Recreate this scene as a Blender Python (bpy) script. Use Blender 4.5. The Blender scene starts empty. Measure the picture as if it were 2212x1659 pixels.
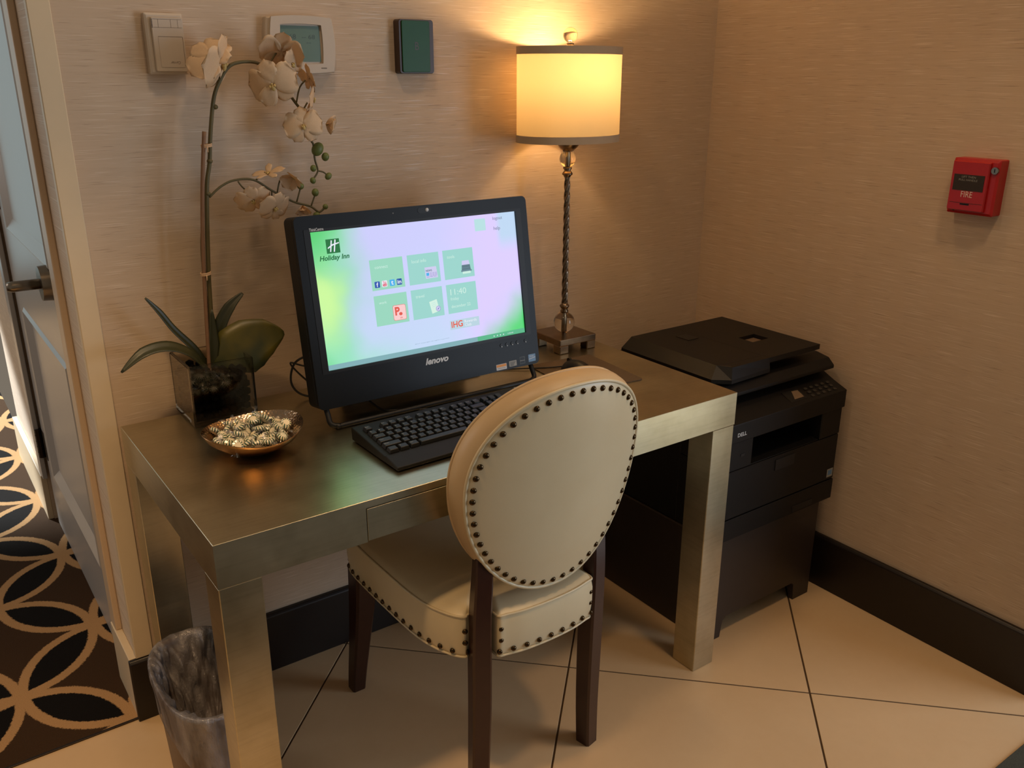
import bpy, bmesh, math, random
from mathutils import Vector, Matrix, Euler, Quaternion
random.seed(7)
PI = math.pi
C = bpy.context.scene.collection
scn = bpy.context.scene
# ------------------------------------------------------------------ camera
CAM = (-0.3296, -1.9348, 1.4725); YAW, PITCH, ROLL, FPX = 0.6195, 0.3405, 0.0016, 1903.1
d = Vector((math.sin(YAW)*math.cos(PITCH), math.cos(YAW)*math.cos(PITCH), -math.sin(PITCH)))
r = Vector((math.cos(YAW), -math.sin(YAW), 0)); u = r.cross(d)
r2 = r*math.cos(ROLL)+u*math.sin(ROLL); u2 = -r*math.sin(ROLL)+u*math.cos(ROLL)
cam = bpy.data.objects.new('camera', bpy.data.cameras.new('camera')); C.objects.link(cam)
cam.matrix_world = Matrix(((r2.x, u2.x, -d.x, CAM[0]), (r2.y, u2.y, -d.y, CAM[1]), (r2.z, u2.z, -d.z, CAM[2]), (0, 0, 0, 1)))
cam.data.sensor_width = 36; cam.data.lens = FPX/2212*36; cam.data.clip_start = .05
scn.camera = cam
# ------------------------------------------------------------------ world, lights, exposure
scn.view_settings.view_transform = 'Standard'; scn.view_settings.look = 'None'
scn.view_settings.gamma = 1; scn.view_settings.use_curve_mapping = False
EXPO = 0.0
scn.view_settings.exposure = EXPO
w = bpy.data.worlds.new('world'); scn.world = w; w.use_nodes = True
w.node_tree.nodes['Background'].inputs[0].default_value = (.95, .80, .62, 1)
w.node_tree.nodes['Background'].inputs[1].default_value = .20
def aim(o, loc, to):
    o.location = loc; o.rotation_euler = (Vector(to)-Vector(loc)).to_track_quat('-Z', 'Y').to_euler()
def area(name, loc, to, sx, sy, power, col, spread=PI):
    l = bpy.data.lights.new(name, 'AREA'); l.shape = 'RECTANGLE'; l.size = sx; l.size_y = sy; l.energy = power; l.color = col; l.spread = spread
    o = bpy.data.objects.new(name, l); C.objects.link(o); aim(o, loc, to); return o
def spot(name, loc, to, power, col, size, blend, rad):
    l = bpy.data.lights.new(name, 'SPOT'); l.energy = power; l.color = col; l.spot_size = size; l.spot_blend = blend; l.shadow_soft_size = rad
    o = bpy.data.objects.new(name, l); C.objects.link(o); aim(o, loc, to); return o
area('window_daylight', (3.3, -3.0, 1.12), (.4, -.1, .85), 1.9, 1.75, 66, (.70, .83, 1.0))
area('hall_daylight', (-2.4, 2.2, 1.7), (-.03, .8, .7), 1.2, 1.6, 15, (1.0, .92, .88))
spot('hall_sun', (-1.6, 4.8, 2.6), (-.35, 3.1, 0), 2400, (.9, .97, 1.0), .75, .25, .05)
spot('downlight_right', (1.15, -1.35, 2.58), (1.05, -.9, 0), 42, (1.0, .66, .36), 1.5, .9, .10)
spot('downlight_left', (-.35, -.95, 2.58), (-.25, -.35, 0), 105, (1.0, .64, .32), 1.0, .9, .08)
spot('downlight_desk', (.30, -.62, 2.58), (.30, -.45, 0), 17, (1.0, .72, .46), 2.5, .5, .08)
spot('right_wall_fill', (1.30, -.55, 2.58), (1.35, -.40, 0), 13, (1.0, .62, .30), 2.5, .5, .08)  # unseen extra lamp, added to brighten the right wall
spot('floor_sun', (4.2, -2.9, 2.3), (2.75, -2.35, 0), 900, (.74, .95, .86), .36, .4, .05)

# ------------------------------------------------------------------ materials
def lin(c): return tuple(((v/255)/12.92 if v/255 <= .04045 else ((v/255+.055)/1.055)**2.4) for v in c)
class NT:
    def __init__(s, name):
        s.m = bpy.data.materials.new(name); s.m.use_nodes = True; s.t = s.m.node_tree; s.b = s.t.nodes['Principled BSDF']
    def n(s, typ, ins=None, **kw):
        o = s.t.nodes.new(typ)
        for k, v in kw.items(): setattr(o, k, v)
        for k, v in (ins or {}).items(): s.put(o.inputs[k], v)
        return o
    def put(s, inp, v):
        if hasattr(v, 'is_output') or isinstance(v, bpy.types.NodeSocket): s.t.links.new(v, inp)
        else: inp.default_value = v
    def math(s, op, a, b=0.0, c=0.0, clamp=False):
        return s.n('ShaderNodeMath', {0: a, 1: b, 2: c}, operation=op, use_clamp=clamp).outputs[0]
    def mix(s, f, a, b, blend='MIX'):
        o = s.n('ShaderNodeMix', {0: f, 6: a, 7: b}, data_type='RGBA', blend_type=blend); return o.outputs[2]
    def coord(s, scale=(1, 1, 1), kind='Object'):
        tc = s.n('ShaderNodeTexCoord'); mp = s.n('ShaderNodeMapping', {'Scale': scale}); s.t.links.new(tc.outputs[kind], mp.inputs[0]); return mp.outputs[0]
    def noise(s, vec, scale=1.0, detail=2.0, rough=.5):
        return s.n('ShaderNodeTexNoise', {'Vector': vec, 'Scale': scale, 'Detail': detail, 'Roughness': rough}).outputs[0]
    def ramp(s, v, a, b): return s.n('ShaderNodeMapRange', {0: v, 1: a, 2: b}).outputs[0]
    def bump(s, h, strength=.2, dist=.002):
        s.put(s.b.inputs['Normal'], s.n('ShaderNodeBump', {'Strength': strength, 'Distance': dist, 'Height': h}).outputs[0])
    def set(s, **kw):
        for k, v in kw.items(): s.put(s.b.inputs[k.replace('_', ' ')], v)
def c4(c): return (*lin(c), 1)
def plain(name, col, rough=.5, metal=0.0, var=.08, scale=30, bump=0.0, spec=.5, **kw):
    t = NT(name); v = t.coord(); n = t.noise(v, scale, 3)
    base = c4(col); dark = tuple(x*(1-var*2) for x in base[:3])+(1,)
    t.set(Base_Color=t.mix(n, dark, base), Roughness=rough, Metallic=metal)
    t.b.inputs['Specular IOR Level'].default_value = spec
    for k, val in kw.items(): t.b.inputs[k.replace('_', ' ')].default_value = val
    if bump: t.bump(t.noise(v, scale*8, 2), bump, .001)
    return t.m
def emis(name, col, k=1.0):
    t = NT(name); t.set(Base_Color=(0, 0, 0, 1), Roughness=.6, Emission_Color=c4(col), Emission_Strength=k/2**EXPO)
    t.b.inputs['Specular IOR Level'].default_value = .1
    return t.m
def wallpaper(name, along):
    t = NT(name)
    def sc(a, z): return (a, a, z) if along == 'both' else ((a, .01, z) if along == 'x' else (.01, a, z))
    n1 = t.noise(t.coord(sc(13, 560)), 1, 2); n2 = t.noise(t.coord(sc(10, 600)), 1, 1); n3 = t.noise(t.coord(sc(3, 150)), 1, 3)
    big = t.noise(t.coord((3, 3, 3)), 1, 2)
    base = t.mix(big, c4((192, 168, 142)), c4((200, 178, 152)))
    base = t.mix(t.math('MULTIPLY', t.ramp(n3, .35, .75), .28), base, c4((176, 150, 122)))
    dk = t.ramp(n1, .62, .70); lt = t.ramp(n2, .62, .68)
    base = t.mix(t.math('MULTIPLY', dk, .42), base, c4((112, 84, 58)))
    base = t.mix(t.math('MULTIPLY', lt, .42), base, c4((232, 216, 196)))
    t.set(Base_Color=base, Roughness=t.math('SUBTRACT', .62, t.math('MULTIPLY', lt, .3)), Metallic=.0)
    t.b.inputs['Sheen Weight'].default_value = .15
    t.bump(t.math('SUBTRACT', n3, dk), .25, .001)
    return t.m
M = {}
M['wall_x'] = wallpaper('grasscloth_back', 'x'); M['wall_y'] = wallpaper('grasscloth_right', 'y')
M['ceil'] = plain('ceiling_paint', (225, 215, 200), .8)
M['cream'] = plain('cream_trim_paint', (214, 194, 162), .45, var=.03)
M['door'] = plain('door_paint', (172, 166, 160), .32, var=.02)
M['doorcase'] = plain('casing_paint', (205, 180, 150), .4, var=.02)
M['base'] = plain('espresso_baseboard', (25, 16, 11), .4, var=.1)
M['wood'] = plain('espresso_chair_wood', (54, 27, 17), .32, var=.15, scale=40)
M['chrome'] = plain('satin_nickel', (150, 140, 126), .28, 1.0)
M['dmetal'] = plain('dark_hinge_metal', (62, 52, 44), .4, .9)
M['black'] = plain('black_plastic', (15, 17, 20), .45, spec=.35)
M['bezel'] = plain('black_bezel', (13, 17, 22), .42, spec=.25)
M['key'] = plain('key_plastic', (16, 16, 16), .45)
M['kbody'] = plain('keyboard_plastic', (10, 10, 10), .55, spec=.3)
M['legend'] = plain('key_legend', (150, 152, 155), .6)
M['silverprint'] = plain('silver_print', (205, 208, 210), .4)
M['printer'] = plain('printer_charcoal', (19, 16, 14), .5, spec=.3, bump=.05)
M['printer2'] = plain('printer_dark', (9, 8, 8), .5)
M['pgrey'] = plain('printer_grey_edge', (44, 40, 34), .5)
M['lcd'] = plain('printer_lcd', (118, 98, 78), .3)
M['cab'] = plain('cabinet_laminate', (46, 36, 30), .45, bump=.04)
M['nail'] = plain('antique_brass_nail', (74, 58, 38), .25, .95)
M['red'] = plain('red_enamel', (176, 24, 22), .35)
M['alabel'] = plain('alarm_label', (44, 34, 28), .6)
M['white'] = plain('white_print', (225, 205, 190), .6)
M['therm'] = plain('thermostat_plastic', (196, 180, 160), .45, var=.03)
M['thermd'] = plain('thermostat_line', (120, 102, 84), .6)
M['tlcd'] = plain('thermostat_lcd', (98, 122, 108), .25, var=.04)
M['tink'] = plain('thermostat_digits', (62, 76, 68), .4)
M['gcase'] = plain('green_frame_plastic', (58, 38, 28), .4)
M['gface'] = plain('green_glass', (16, 74, 24), .35, spec=.25, var=.1)
M['stem'] = plain('orchid_stem', (92, 82, 46), .6)
M['bud'] = plain('orchid_bud', (108, 118, 58), .5, var=.12, scale=60)
M['stake'] = plain('bamboo_stake', (134, 98, 70), .7, var=.12, scale=60)
M['tie'] = plain('raffia_tie', (214, 178, 140), .7)
M['lip'] = plain('orchid_lip', (206, 178, 112), .6)
M['moss'] = plain('moss_gravel', (14, 12, 10), .9, spec=.1, var=.3, scale=80)
M['cable'] = plain('black_cable', (16, 16, 16), .5)
M['pad'] = plain('mouse_pad', (84, 66, 46), .8)
M['orange'] = plain('sticker_orange', (226, 150, 60), .5); M['stwhite'] = plain('sticker_white', (200, 204, 210), .5)
M['stgrey'] = plain('sticker_grey', (150, 148, 140), .5); M['stdark'] = plain('sticker_dark', (60, 66, 66), .5)
M['stblue'] = plain('sticker_blue', (90, 130, 170), .4)
M['grout'] = plain('grout', (82, 60, 36), .9)
M['mat'] = plain('dark_speckled_carpet', (76, 76, 62), .9, var=.4, scale=400)
M['binbody'] = plain('bin_plastic', (112, 84, 60), .45, var=.25, scale=14)
M['lampmetal'] = plain('lamp_antique_silver', (150, 128, 104), .3, 1.0, var=.2, scale=60)
M['band'] = plain('shade_band', (176, 152, 124), .8, bump=.1)
# leather
t = NT('cream_leather'); v = t.coord(); n = t.noise(v, 9, 3)
t.set(Base_Color=t.mix(n, c4((200, 180, 142)), c4((211, 195, 160))), Roughness=.36); t.b.inputs['Specular IOR Level'].default_value = .45
t.bump(t.noise(v, 600, 2), .12, .0006); M['leather'] = t.m
t = NT('warm_lit_leather'); v = t.coord(); n = t.noise(v, 9, 3)
t.set(Base_Color=t.mix(n, c4((186, 156, 114)), c4((198, 170, 130))), Roughness=.42); t.bump(t.noise(v, 600, 2), .12, .0006); M['leather2'] = t.m  # cream leather again, warm light on the side band put into its colour
# silver leaf
def leaf_mat(name, sc):
    t = NT(name); v = t.coord(); n = t.noise(v, 7, 4, .6); g = t.noise(t.coord(sc), 1, 3); f = t.noise(v, 160, 3)
    base = t.mix(n, c4((150, 140, 112)), c4((222, 214, 186)))
    base = t.mix(t.math('MULTIPLY', t.ramp(g, .45, .8), .15), base, c4((112, 100, 76)))
    t.set(Base_Color=base, Metallic=1.0, Roughness=t.math('ADD', .26, t.math('MULTIPLY', n, .12)))
    t.bump(t.math('ADD', t.math('MULTIPLY', g, .5), t.math('MULTIPLY', f, .3)), .018, .001)
    return t.m
M['leaf_top'] = leaf_mat('silver_leaf_top', (8, 220, 8)); M['leaf_f'] = leaf_mat('silver_leaf_front', (8, 8, 160))
# floor tile
t = NT('cream_tile'); v = t.coord(); n = t.noise(v, 4, 4, .6); n2 = t.noise(v, 40, 3)
t.set(Base_Color=t.mix(t.math('ADD', t.math('MULTIPLY', n, .7), t.math('MULTIPLY', n2, .3)), c4((202, 168, 126)), c4((216, 186, 146))), Roughness=.42)
M['tile'] = t.m
# hall carpet: overlapping ring pattern
t = NT('ring_carpet'); tc = t.n('ShaderNodeTexCoord'); sp = t.n('ShaderNodeSeparateXYZ', {0: tc.outputs['Object']})
HX, HY = .212, .2335
X = t.math('DIVIDE', t.math('ADD', sp.outputs[0], .062), HX); Y = t.math('DIVIDE', t.math('SUBTRACT', sp.outputs[1], .010), HY)
U = t.math('MULTIPLY', t.math('ADD', X, Y), .5); V = t.math('MULTIPLY', t.math('SUBTRACT', X, Y), .5)
fu = t.math('SUBTRACT', t.math('FRACT', U), .5); fv = t.math('SUBTRACT', t.math('FRACT', V), .5)
line = None; inside = []
wob = t.math('MULTIPLY', t.math('SUBTRACT', t.noise(t.coord(), 260, 2), .5), .03)
def dist(a, b): return t.math('SQRT', t.math('ADD', t.math('POWER', a, 2), t.math('POWER', b, 2)))
cnt = None; ln = None
for (a, b) in ((0, 0), (1, 0), (-1, 0), (0, 1), (0, -1)):
    dd = dist(t.math('SUBTRACT', fu, a), t.math('SUBTRACT', fv, b))
    e = t.math('ADD', t.math('ABSOLUTE', t.math('SUBTRACT', dd, .690)), wob)
    band = t.math('SUBTRACT', 1.0, t.ramp(e, .036, .046))
    ins = t.math('LESS_THAN', dd, .690)
    ln = band if ln is None else t.math('MAXIMUM', ln, band)
    cnt = ins if cnt is None else t.math('ADD', cnt, ins)
lens = t.math('GREATER_THAN', cnt, 1.5)
pile = t.noise(t.coord(), 500, 2)
col = t.mix(lens, c4((62, 44, 28)), c4((20, 16, 14))); col = t.mix(ln, col, c4((176, 138, 96)))
col = t.mix(.35, col, t.mix(pile, (0, 0, 0, 1), (1, 1, 1, 1)), 'OVERLAY')
t.set(Base_Color=col, Roughness=.95); t.b.inputs['Specular IOR Level'].default_value = .1; t.bump(pile, .6, .003)
M['carpet'] = t.m
# lamp shade, glass, petals, leaves
t = NT('lamp_shade_fabric'); t.t.nodes.remove(t.b)
df = t.n('ShaderNodeBsdfDiffuse', {0: c4((214, 196, 152))}); tr = t.n('ShaderNodeBsdfTranslucent', {0: c4((222, 196, 150))})
mx = t.n('ShaderNodeMixShader', {0: .22, 1: df.outputs[0], 2: tr.outputs[0]})
t.t.links.new(mx.outputs[0], t.t.nodes['Material Output'].inputs[0]); M['shade'] = t.m
def glass(name, col, rough=0.0, ior=1.45):
    t = NT(name); t.set(Base_Color=c4(col), Roughness=rough, IOR=ior); t.b.inputs['Transmission Weight'].default_value = 1.0; return t.m
M['crystal'] = glass('crystal', (255, 246, 232), 0, 1.5)
M['vase'] = glass('vase_glass', (236, 232, 222), 0, 1.45)
t = NT('candy_wrap'); t.t.nodes.remove(t.b)
gl = t.n('ShaderNodeBsdfGlossy', {0: (1, 1, 1, 1), 1: .22}); tp = t.n('ShaderNodeBsdfTransparent', {0: (.95, .95, .95, 1)})
mx = t.n('ShaderNodeMixShader', {0: .07, 1: tp.outputs[0], 2: gl.outputs[0]}); t.t.links.new(mx.outputs[0], t.t.nodes['Material Output'].inputs[0]); M['wrap'] = t.m
t = NT('bin_liner'); t.t.nodes.remove(t.b); v = t.coord()
gl = t.n('ShaderNodeBsdfGlossy', {0: (.9, .9, .95, 1), 1: .24}); df = t.n('ShaderNodeBsdfDiffuse', {0: c4((134, 128, 126))}); tp = t.n('ShaderNodeBsdfTransparent', {0: (.80, .77, .74, 1)})
nb = t.n('ShaderNodeBump', {'Strength': .9, 'Distance': .008, 'Height': t.noise(t.coord((60, 60, 20)), 1, 5, .7)})
t.t.links.new(nb.outputs[0], gl.inputs['Normal']); t.t.links.new(nb.outputs[0], df.inputs['Normal'])
m1 = t.n('ShaderNodeMixShader', {0: .17, 1: df.outputs[0], 2: gl.outputs[0]}); m2 = t.n('ShaderNodeMixShader', {0: t.ramp(t.noise(t.coord((30, 30, 8)), 1, 3), .3, .7), 1: tp.outputs[0], 2: m1.outputs[0]})
m3 = t.n('ShaderNodeMixShader', {0: .25, 1: m2.outputs[0], 2: m1.outputs[0]})
t.t.links.new(m3.outputs[0], t.t.nodes['Material Output'].inputs[0]); M['liner'] = t.m
t = NT('orchid_petal'); v = t.coord()
t.set(Base_Color=t.mix(t.noise(v, 40, 2), c4((222, 188, 146)), c4((240, 216, 182))), Roughness=.6); t.b.inputs['Subsurface Weight'].default_value = .0
tr = t.n('ShaderNodeBsdfTranslucent', {0: c4((245, 214, 160))}); mx = t.n('ShaderNodeMixShader', {0: .25, 1: t.b.outputs[0], 2: tr.outputs[0]})
t.t.links.new(mx.outputs[0], t.t.nodes['Material Output'].inputs[0]); M['petal'] = t.m
t = NT('orchid_leaf'); v = t.coord(); t.set(Base_Color=t.mix(t.ramp(t.noise(v, 14, 2), .4, .65), c4((44, 52, 26)), c4((92, 84, 26))), Roughness=.38); M['leaf'] = t.m
t = NT('orchid_leaf_dark'); v = t.coord(); t.set(Base_Color=t.mix(t.noise(v, 20, 2), c4((34, 40, 22)), c4((56, 56, 30))), Roughness=.42); M['leafd'] = t.m
# hammered copper bowl
t = NT('hammered_bowl'); v = t.coord(); vo = t.n('ShaderNodeTexVoronoi', {'Vector': v, 'Scale': 170.0}).outputs[0]
t.set(Base_Color=t.mix(t.noise(v, 10, 2), c4((168, 134, 104)), c4((190, 174, 150))), Metallic=1.0, Roughness=.2); t.bump(vo, .5, .0015); M['bowl'] = t.m
t = NT('polished_bowl_outside'); v = t.coord(); t.set(Base_Color=c4((190, 146, 100)), Metallic=1.0, Roughness=.2); t.bump(t.noise(v, 30, 2), .2, .003); M['bowlout'] = t.m
M['cgreen'] = plain('candy_green', (26, 78, 38), .35); M['cwhite'] = plain('candy_white', (248, 236, 206), .4)
t = NT('brushed_twist'); t.set(Base_Color=c4((128, 112, 96)), Metallic=1.0, Roughness=.25); M['twist'] = t.m

# ------------------------------------------------------------------ mesh helpers
def link(name, me, mat, parent=None):
    o = bpy.data.objects.new(name, me); C.objects.link(o)
    if parent: o.parent = parent
    if mat:
        for m in (mat if isinstance(mat, (list, tuple)) else [mat]): me.materials.append(m)
    return o
def offs(parent):
    v = Vector((0, 0, 0)); p = parent
    while p: v += p.location; p = p.parent
    return v
def obj(name, bm, mat, parent=None, smooth=False, world=True):
    """link the bmesh as one mesh object; coordinates given in world space unless world=False"""
    if world and parent: bmesh.ops.translate(bm, verts=bm.verts, vec=-offs(parent))
    bmesh.ops.recalc_face_normals(bm, faces=bm.faces)
    me = bpy.data.meshes.new(name); bm.to_mesh(me); bm.free()
    o = link(name, me, mat, parent)
    if smooth is True:
        for p in me.polygons: p.use_smooth = True
    elif smooth:
        for p in me.polygons: p.use_smooth = True
        me.set_sharp_from_angle(angle=smooth)
    return o
def root(name, label, cat, loc, group=None):
    o = bpy.data.objects.new(name, None); C.objects.link(o); o.location = loc; o.empty_display_size = .05
    o['label'] = label; o['category'] = cat
    if group: o['group'] = group
    return o
def tag(o, label, cat, group=None):
    o['label'] = label; o['category'] = cat
    if group: o['group'] = group
    return o
def struct(o): o['kind'] = 'structure'; return o
def box(bm, x0, x1, y0, y1, z0, z1, bev=0.0, seg=2, F=None):
    b = bmesh.new(); bmesh.ops.create_cube(b, size=1)
    for v in b.verts: v.co = Vector(((x0+x1)/2+v.co.x*(x1-x0), (y0+y1)/2+v.co.y*(y1-y0), (z0+z1)/2+v.co.z*(z1-z0)))
    if bev: bmesh.ops.bevel(b, geom=b.edges, offset=bev, segments=seg, affect='EDGES', profile=.5)
    if F is not None: bmesh.ops.transform(b, matrix=F, verts=b.verts)
    me = bpy.data.meshes.new('t'); b.to_mesh(me); b.free(); bm.from_mesh(me); bpy.data.meshes.remove(me); return bm
def B(*a, **k): return box(bmesh.new(), *a, **k)
def prism(bm, poly, axis, a0, a1, bev=0.0, F=None):
    """extrude a 2D polygon along axis; poly coords are the two other axes in order"""
    b = bmesh.new()
    def mk(p, a):
        if axis == 'x': return Vector((a, p[0], p[1]))
        if axis == 'y': return Vector((p[0], a, p[1]))
        return Vector((p[0], p[1], a))
    lo = [b.verts.new(mk(p, a0)) for p in poly]; hi = [b.verts.new(mk(p, a1)) for p in poly]
    b.faces.new(lo); b.faces.new(hi[::-1]); n = len(poly)
    for i in range(n): b.faces.new((lo[i], hi[i], hi[(i+1) % n], lo[(i+1) % n]))
    bmesh.ops.recalc_face_normals(b, faces=b.faces)
    if bev: bmesh.ops.bevel(b, geom=b.edges, offset=bev, segments=2, affect='EDGES', profile=.5)
    if F is not None: bmesh.ops.transform(b, matrix=F, verts=b.verts)
    me = bpy.data.meshes.new('t'); b.to_mesh(me); b.free(); bm.from_mesh(me); bpy.data.meshes.remove(me); return bm
def lathe(bm, prof, cx=0, cy=0, n=32, sx=1, sy=1, fn=None, caps=True):
    rings = []
    for k, (rr, z) in enumerate(prof):
        ring = []
        for i in range(n):
            a = 2*PI*i/n; x, y, zz = rr*sx*math.cos(a), rr*sy*math.sin(a), z
            if fn: x, y, zz = fn(x, y, zz, a, k)
            ring.append(bm.verts.new((cx+x, cy+y, zz)))
        rings.append(ring)
    for k in range(len(rings)-1):
        for i in range(n): bm.faces.new((rings[k][i], rings[k][(i+1) % n], rings[k+1][(i+1) % n], rings[k+1][i]))
    if caps:
        if prof[0][0] > 1e-6: bm.faces.new(rings[0][::-1])
        if prof[-1][0] > 1e-6: bm.faces.new(rings[-1])
    bmesh.ops.remove_doubles(bm, verts=bm.verts, dist=1e-6)
    return bm
def spline(pts, m=6, closed=False):
    P = [Vector(p) for p in pts]; out = []; n = len(P)
    for i in range(n if closed else n-1):
        if closed: a, b, c, e = P[(i-1) % n], P[i], P[(i+1) % n], P[(i+2) % n]
        else: a, b, c, e = P[max(i-1, 0)], P[i], P[i+1], P[min(i+2, n-1)]
        for k in range(m):
            s = k/m; out.append(.5*((2*b)+(c-a)*s+(2*a-5*b+4*c-e)*s*s+(3*b-a-3*c+e)*s**3))
    if not closed: out.append(P[-1])
    return out
def tube(bm, pts, rad, n=8, closed=False):
    P = [Vector(p) for p in pts]; m = len(P); rings = []; up = Vector((0, 0, 1)); prev = None
    for i in range(m):
        if closed: tg = P[(i+1) % m]-P[(i-1) % m]
        else: tg = P[min(i+1, m-1)]-P[max(i-1, 0)]
        tg.normalize()
        if prev is None:
            a = tg.cross(up)
            if a.length < .05: a = tg.cross(Vector((1, 0, 0)))
        else: a = prev-tg*prev.dot(tg)
        a.normalize(); prev = a; b = tg.cross(a)
        rr = rad[i] if isinstance(rad, (list, tuple)) else rad
        rings.append([bm.verts.new(P[i]+a*(rr*math.cos(2*PI*j/n))+b*(rr*math.sin(2*PI*j/n))) for j in range(n)])
    for k in range(m if closed else m-1):
        for j in range(n): bm.faces.new((rings[k][j], rings[k][(j+1) % n], rings[(k+1) % m][(j+1) % n], rings[(k+1) % m][j]))
    if not closed: bm.faces.new(rings[0][::-1]); bm.faces.new(rings[-1])
    return bm
def sphere(bm, c, rr, seg=20, sc=(1, 1, 1)):
    bmesh.ops.create_uvsphere(bm, u_segments=seg, v_segments=max(6, seg*2//3), radius=rr, matrix=Matrix.Translation(c) @ Matrix.Diagonal((*sc, 1))); return bm
def frameM(o, X, Y):
    X = Vector(X).normalized(); Y = Vector(Y).normalized(); Z = X.cross(Y)
    return Matrix(((X.x, Y.x, Z.x, o[0]), (X.y, Y.y, Z.y, o[1]), (X.z, Y.z, Z.z, o[2]), (0, 0, 0, 1)))
def rounded(x0, x1, y0, y1, rr, n=5):
    out = []
    for (cx, cy, a0) in ((x1-rr, y1-rr, 0), (x0+rr, y1-rr, PI/2), (x0+rr, y0+rr, PI), (x1-rr, y0+rr, 1.5*PI)):
        for i in range(n+1):
            a = a0+PI/2*i/n; out.append((cx+rr*math.cos(a), cy+rr*math.sin(a)))
    return out
def plate(name, F, poly, z0, z1, mat, parent, bev=0.0):
    """thin slab with outline poly in frame F, from height z0 to z1 above the frame"""
    return obj(name, prism(bmesh.new(), poly, 'z', z0, z1, bev, F), mat, parent)
def rect(x0, x1, y0, y1): return [(x0, y0), (x1, y0), (x1, y1), (x0, y1)]
def text(name, body, F, x, y, wd, ht, mat, parent, z=.0006, shear=0.0, bold=0.0, flip=False, ex=.0001):
    cu = bpy.data.curves.new('txt', 'FONT'); cu.body = body; cu.size = 1; cu.shear = shear; cu.offset = bold; cu.extrude = .002; cu.resolution_u = 3
    to = bpy.data.objects.new('txt', cu); C.objects.link(to); dg = bpy.context.evaluated_depsgraph_get()
    me = bpy.data.meshes.new_from_object(to.evaluated_get(dg)); bpy.data.objects.remove(to)
    xs = [v.co.x for v in me.vertices]; ys = [v.co.y for v in me.vertices]
    sx = wd/(max(xs)-min(xs)); sy = (ht/(max(ys)-min(ys))) if ht else sx
    bm = bmesh.new(); bm.from_mesh(me); bpy.data.meshes.remove(me)
    for v in bm.verts:
        X = (v.co.x-min(xs))*sx; Y = (v.co.y-min(ys))*sy; Z = z+(ex if v.co.z > 0 else 0)
        if flip: X, Y = wd-X, (ht or 0)-Y
        v.co = F @ Vector((x+X, y+Y, Z))
    return obj(name, bm, mat, parent)
# ================================================================== SETTING
XR = 1.791
o = struct(obj('wall_back', B(-.037, XR, 0, .12, -.01, 2.6), M['wall_x']))
o = struct(obj('wall_right', B(XR, XR+.12, -1.23, .12, -.01, 2.6), M['wall_y']))
wl = bmesh.new(); box(wl, -.037, .08, .12, .19, -.01, 2.6); box(wl, -.037, .08, 1.22, 1.9, -.01, 2.6); box(wl, -.005, .08, .19, 1.22, -.01, 2.6)
struct(obj('wall_left', wl, M['wall_y']))
struct(obj('ceiling', B(-1.6, XR+.1, -2.6, .12, 2.6, 2.66), M['ceil']))
# corner trim (cream band standing on the left end of the back wall)
struct(obj('trim_1', B(-.040, .000, -.006, .001, .167, 2.6, .0015, 1), M['cream']))
struct(obj('trim_2', B(-.040, -.0365, .0, .016, .167, 2.6, .001, 1), M['cream']))
def baseboard(name, poly, axis, a0, a1, mat): return struct(obj(name, prism(bmesh.new(), poly, axis, a0, a1, .002), mat))
baseboard('baseboard_back', [(-.016, 0), (-.016, .160), (-.010, .167), (0, .167), (0, 0)], 'x', -.057, XR, M['base'])
baseboard('baseboard_right', [(XR-.016, 0), (XR-.016, .160), (XR-.010, .167), (XR, .167), (XR, 0)], 'y', -1.23, -.016, M['base'])
baseboard('baseboard_left', rect(-.055, -.037, 0, .167), 'y', .0, .19, M['cream'])
baseboard('baseboard_hall', rect(-.055, -.037, 0, .167), 'y', 1.225, 1.9, M['cream'])
# door casing + door
struct(obj('trim_3', B(-.052, -.037, .14, .20, .167, 2.2, .003, 2), M['doorcase']))
struct(obj('trim_4', B(-.052, -.037, 1.19, 1.26, .167, 2.2, .003, 2), M['door']))
door = struct(root('door_1', 'grey painted panel door with lever handle beyond the corner', 'door', (-.03, .205, 0)))
del door['category']
fr = bmesh.new(); Y0, Y1 = .203, 1.185; D0, D1 = -.03, -.006
for a in ((Y0, .335, .004, 2.1), (1.03, Y1, .004, 2.1), (.335, 1.03, .004, .23), (.335, 1.03, .80, 1.03), (.335, 1.03, 1.93, 2.1)): box(fr, D0, D1, *a)
obj('door_frame', fr, M['door'], door)
for (z0, z1) in ((.23, .80), (1.03, 1.93)):
    b = bmesh.new()   # panel: sloped moulding sunk into a flat field
    o_ = [(D0, .335, z0), (D0, 1.03, z0), (D0, 1.03, z1), (D0, .335, z1)]
    m_ = [(D0-.006, .345, z0+.01), (D0-.006, 1.02, z0+.01), (D0-.006, 1.02, z1-.01), (D0-.006, .345, z1-.01)]
    k_ = [(D0+.010, .375, z0+.04), (D0+.010, .99, z0+.04), (D0+.010, .99, z1-.04), (D0+.010, .375, z1-.04)]
    V0, V1, V2 = [[b.verts.new(p) for p in q] for q in (o_, m_, k_)]
    for q, s in ((V0, V1), (V1, V2)):
        for i in range(4): b.faces.new((q[i], q[(i+1) % 4], s[(i+1) % 4], s[i]))
    b.faces.new(V2)
    obj('panel', b, M['door'], door)
def cyl(bm, a, b, ra, rb=None, n=20): return tube(bm, [a, b], [ra, ra if rb is None else rb], n)
h = obj('handle', cyl(bmesh.new(), (-.030, .37, 1.00), (-.054, .37, 1.00), .043, .041, 32), M['chrome'], door, .6)
obj('lever', tube(bmesh.new(), [(-.050, .37, 1.0), (-.112, .37, 1.0), (-.122, .372, 1.0)], [.0125, .0125, .010], 18), M['chrome'], h, True)
obj('latch_plate', B(-.0325, -.0295, .206, .2105, .94, 1.06, .0004, 1), M['dmetal'], door)
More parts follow.
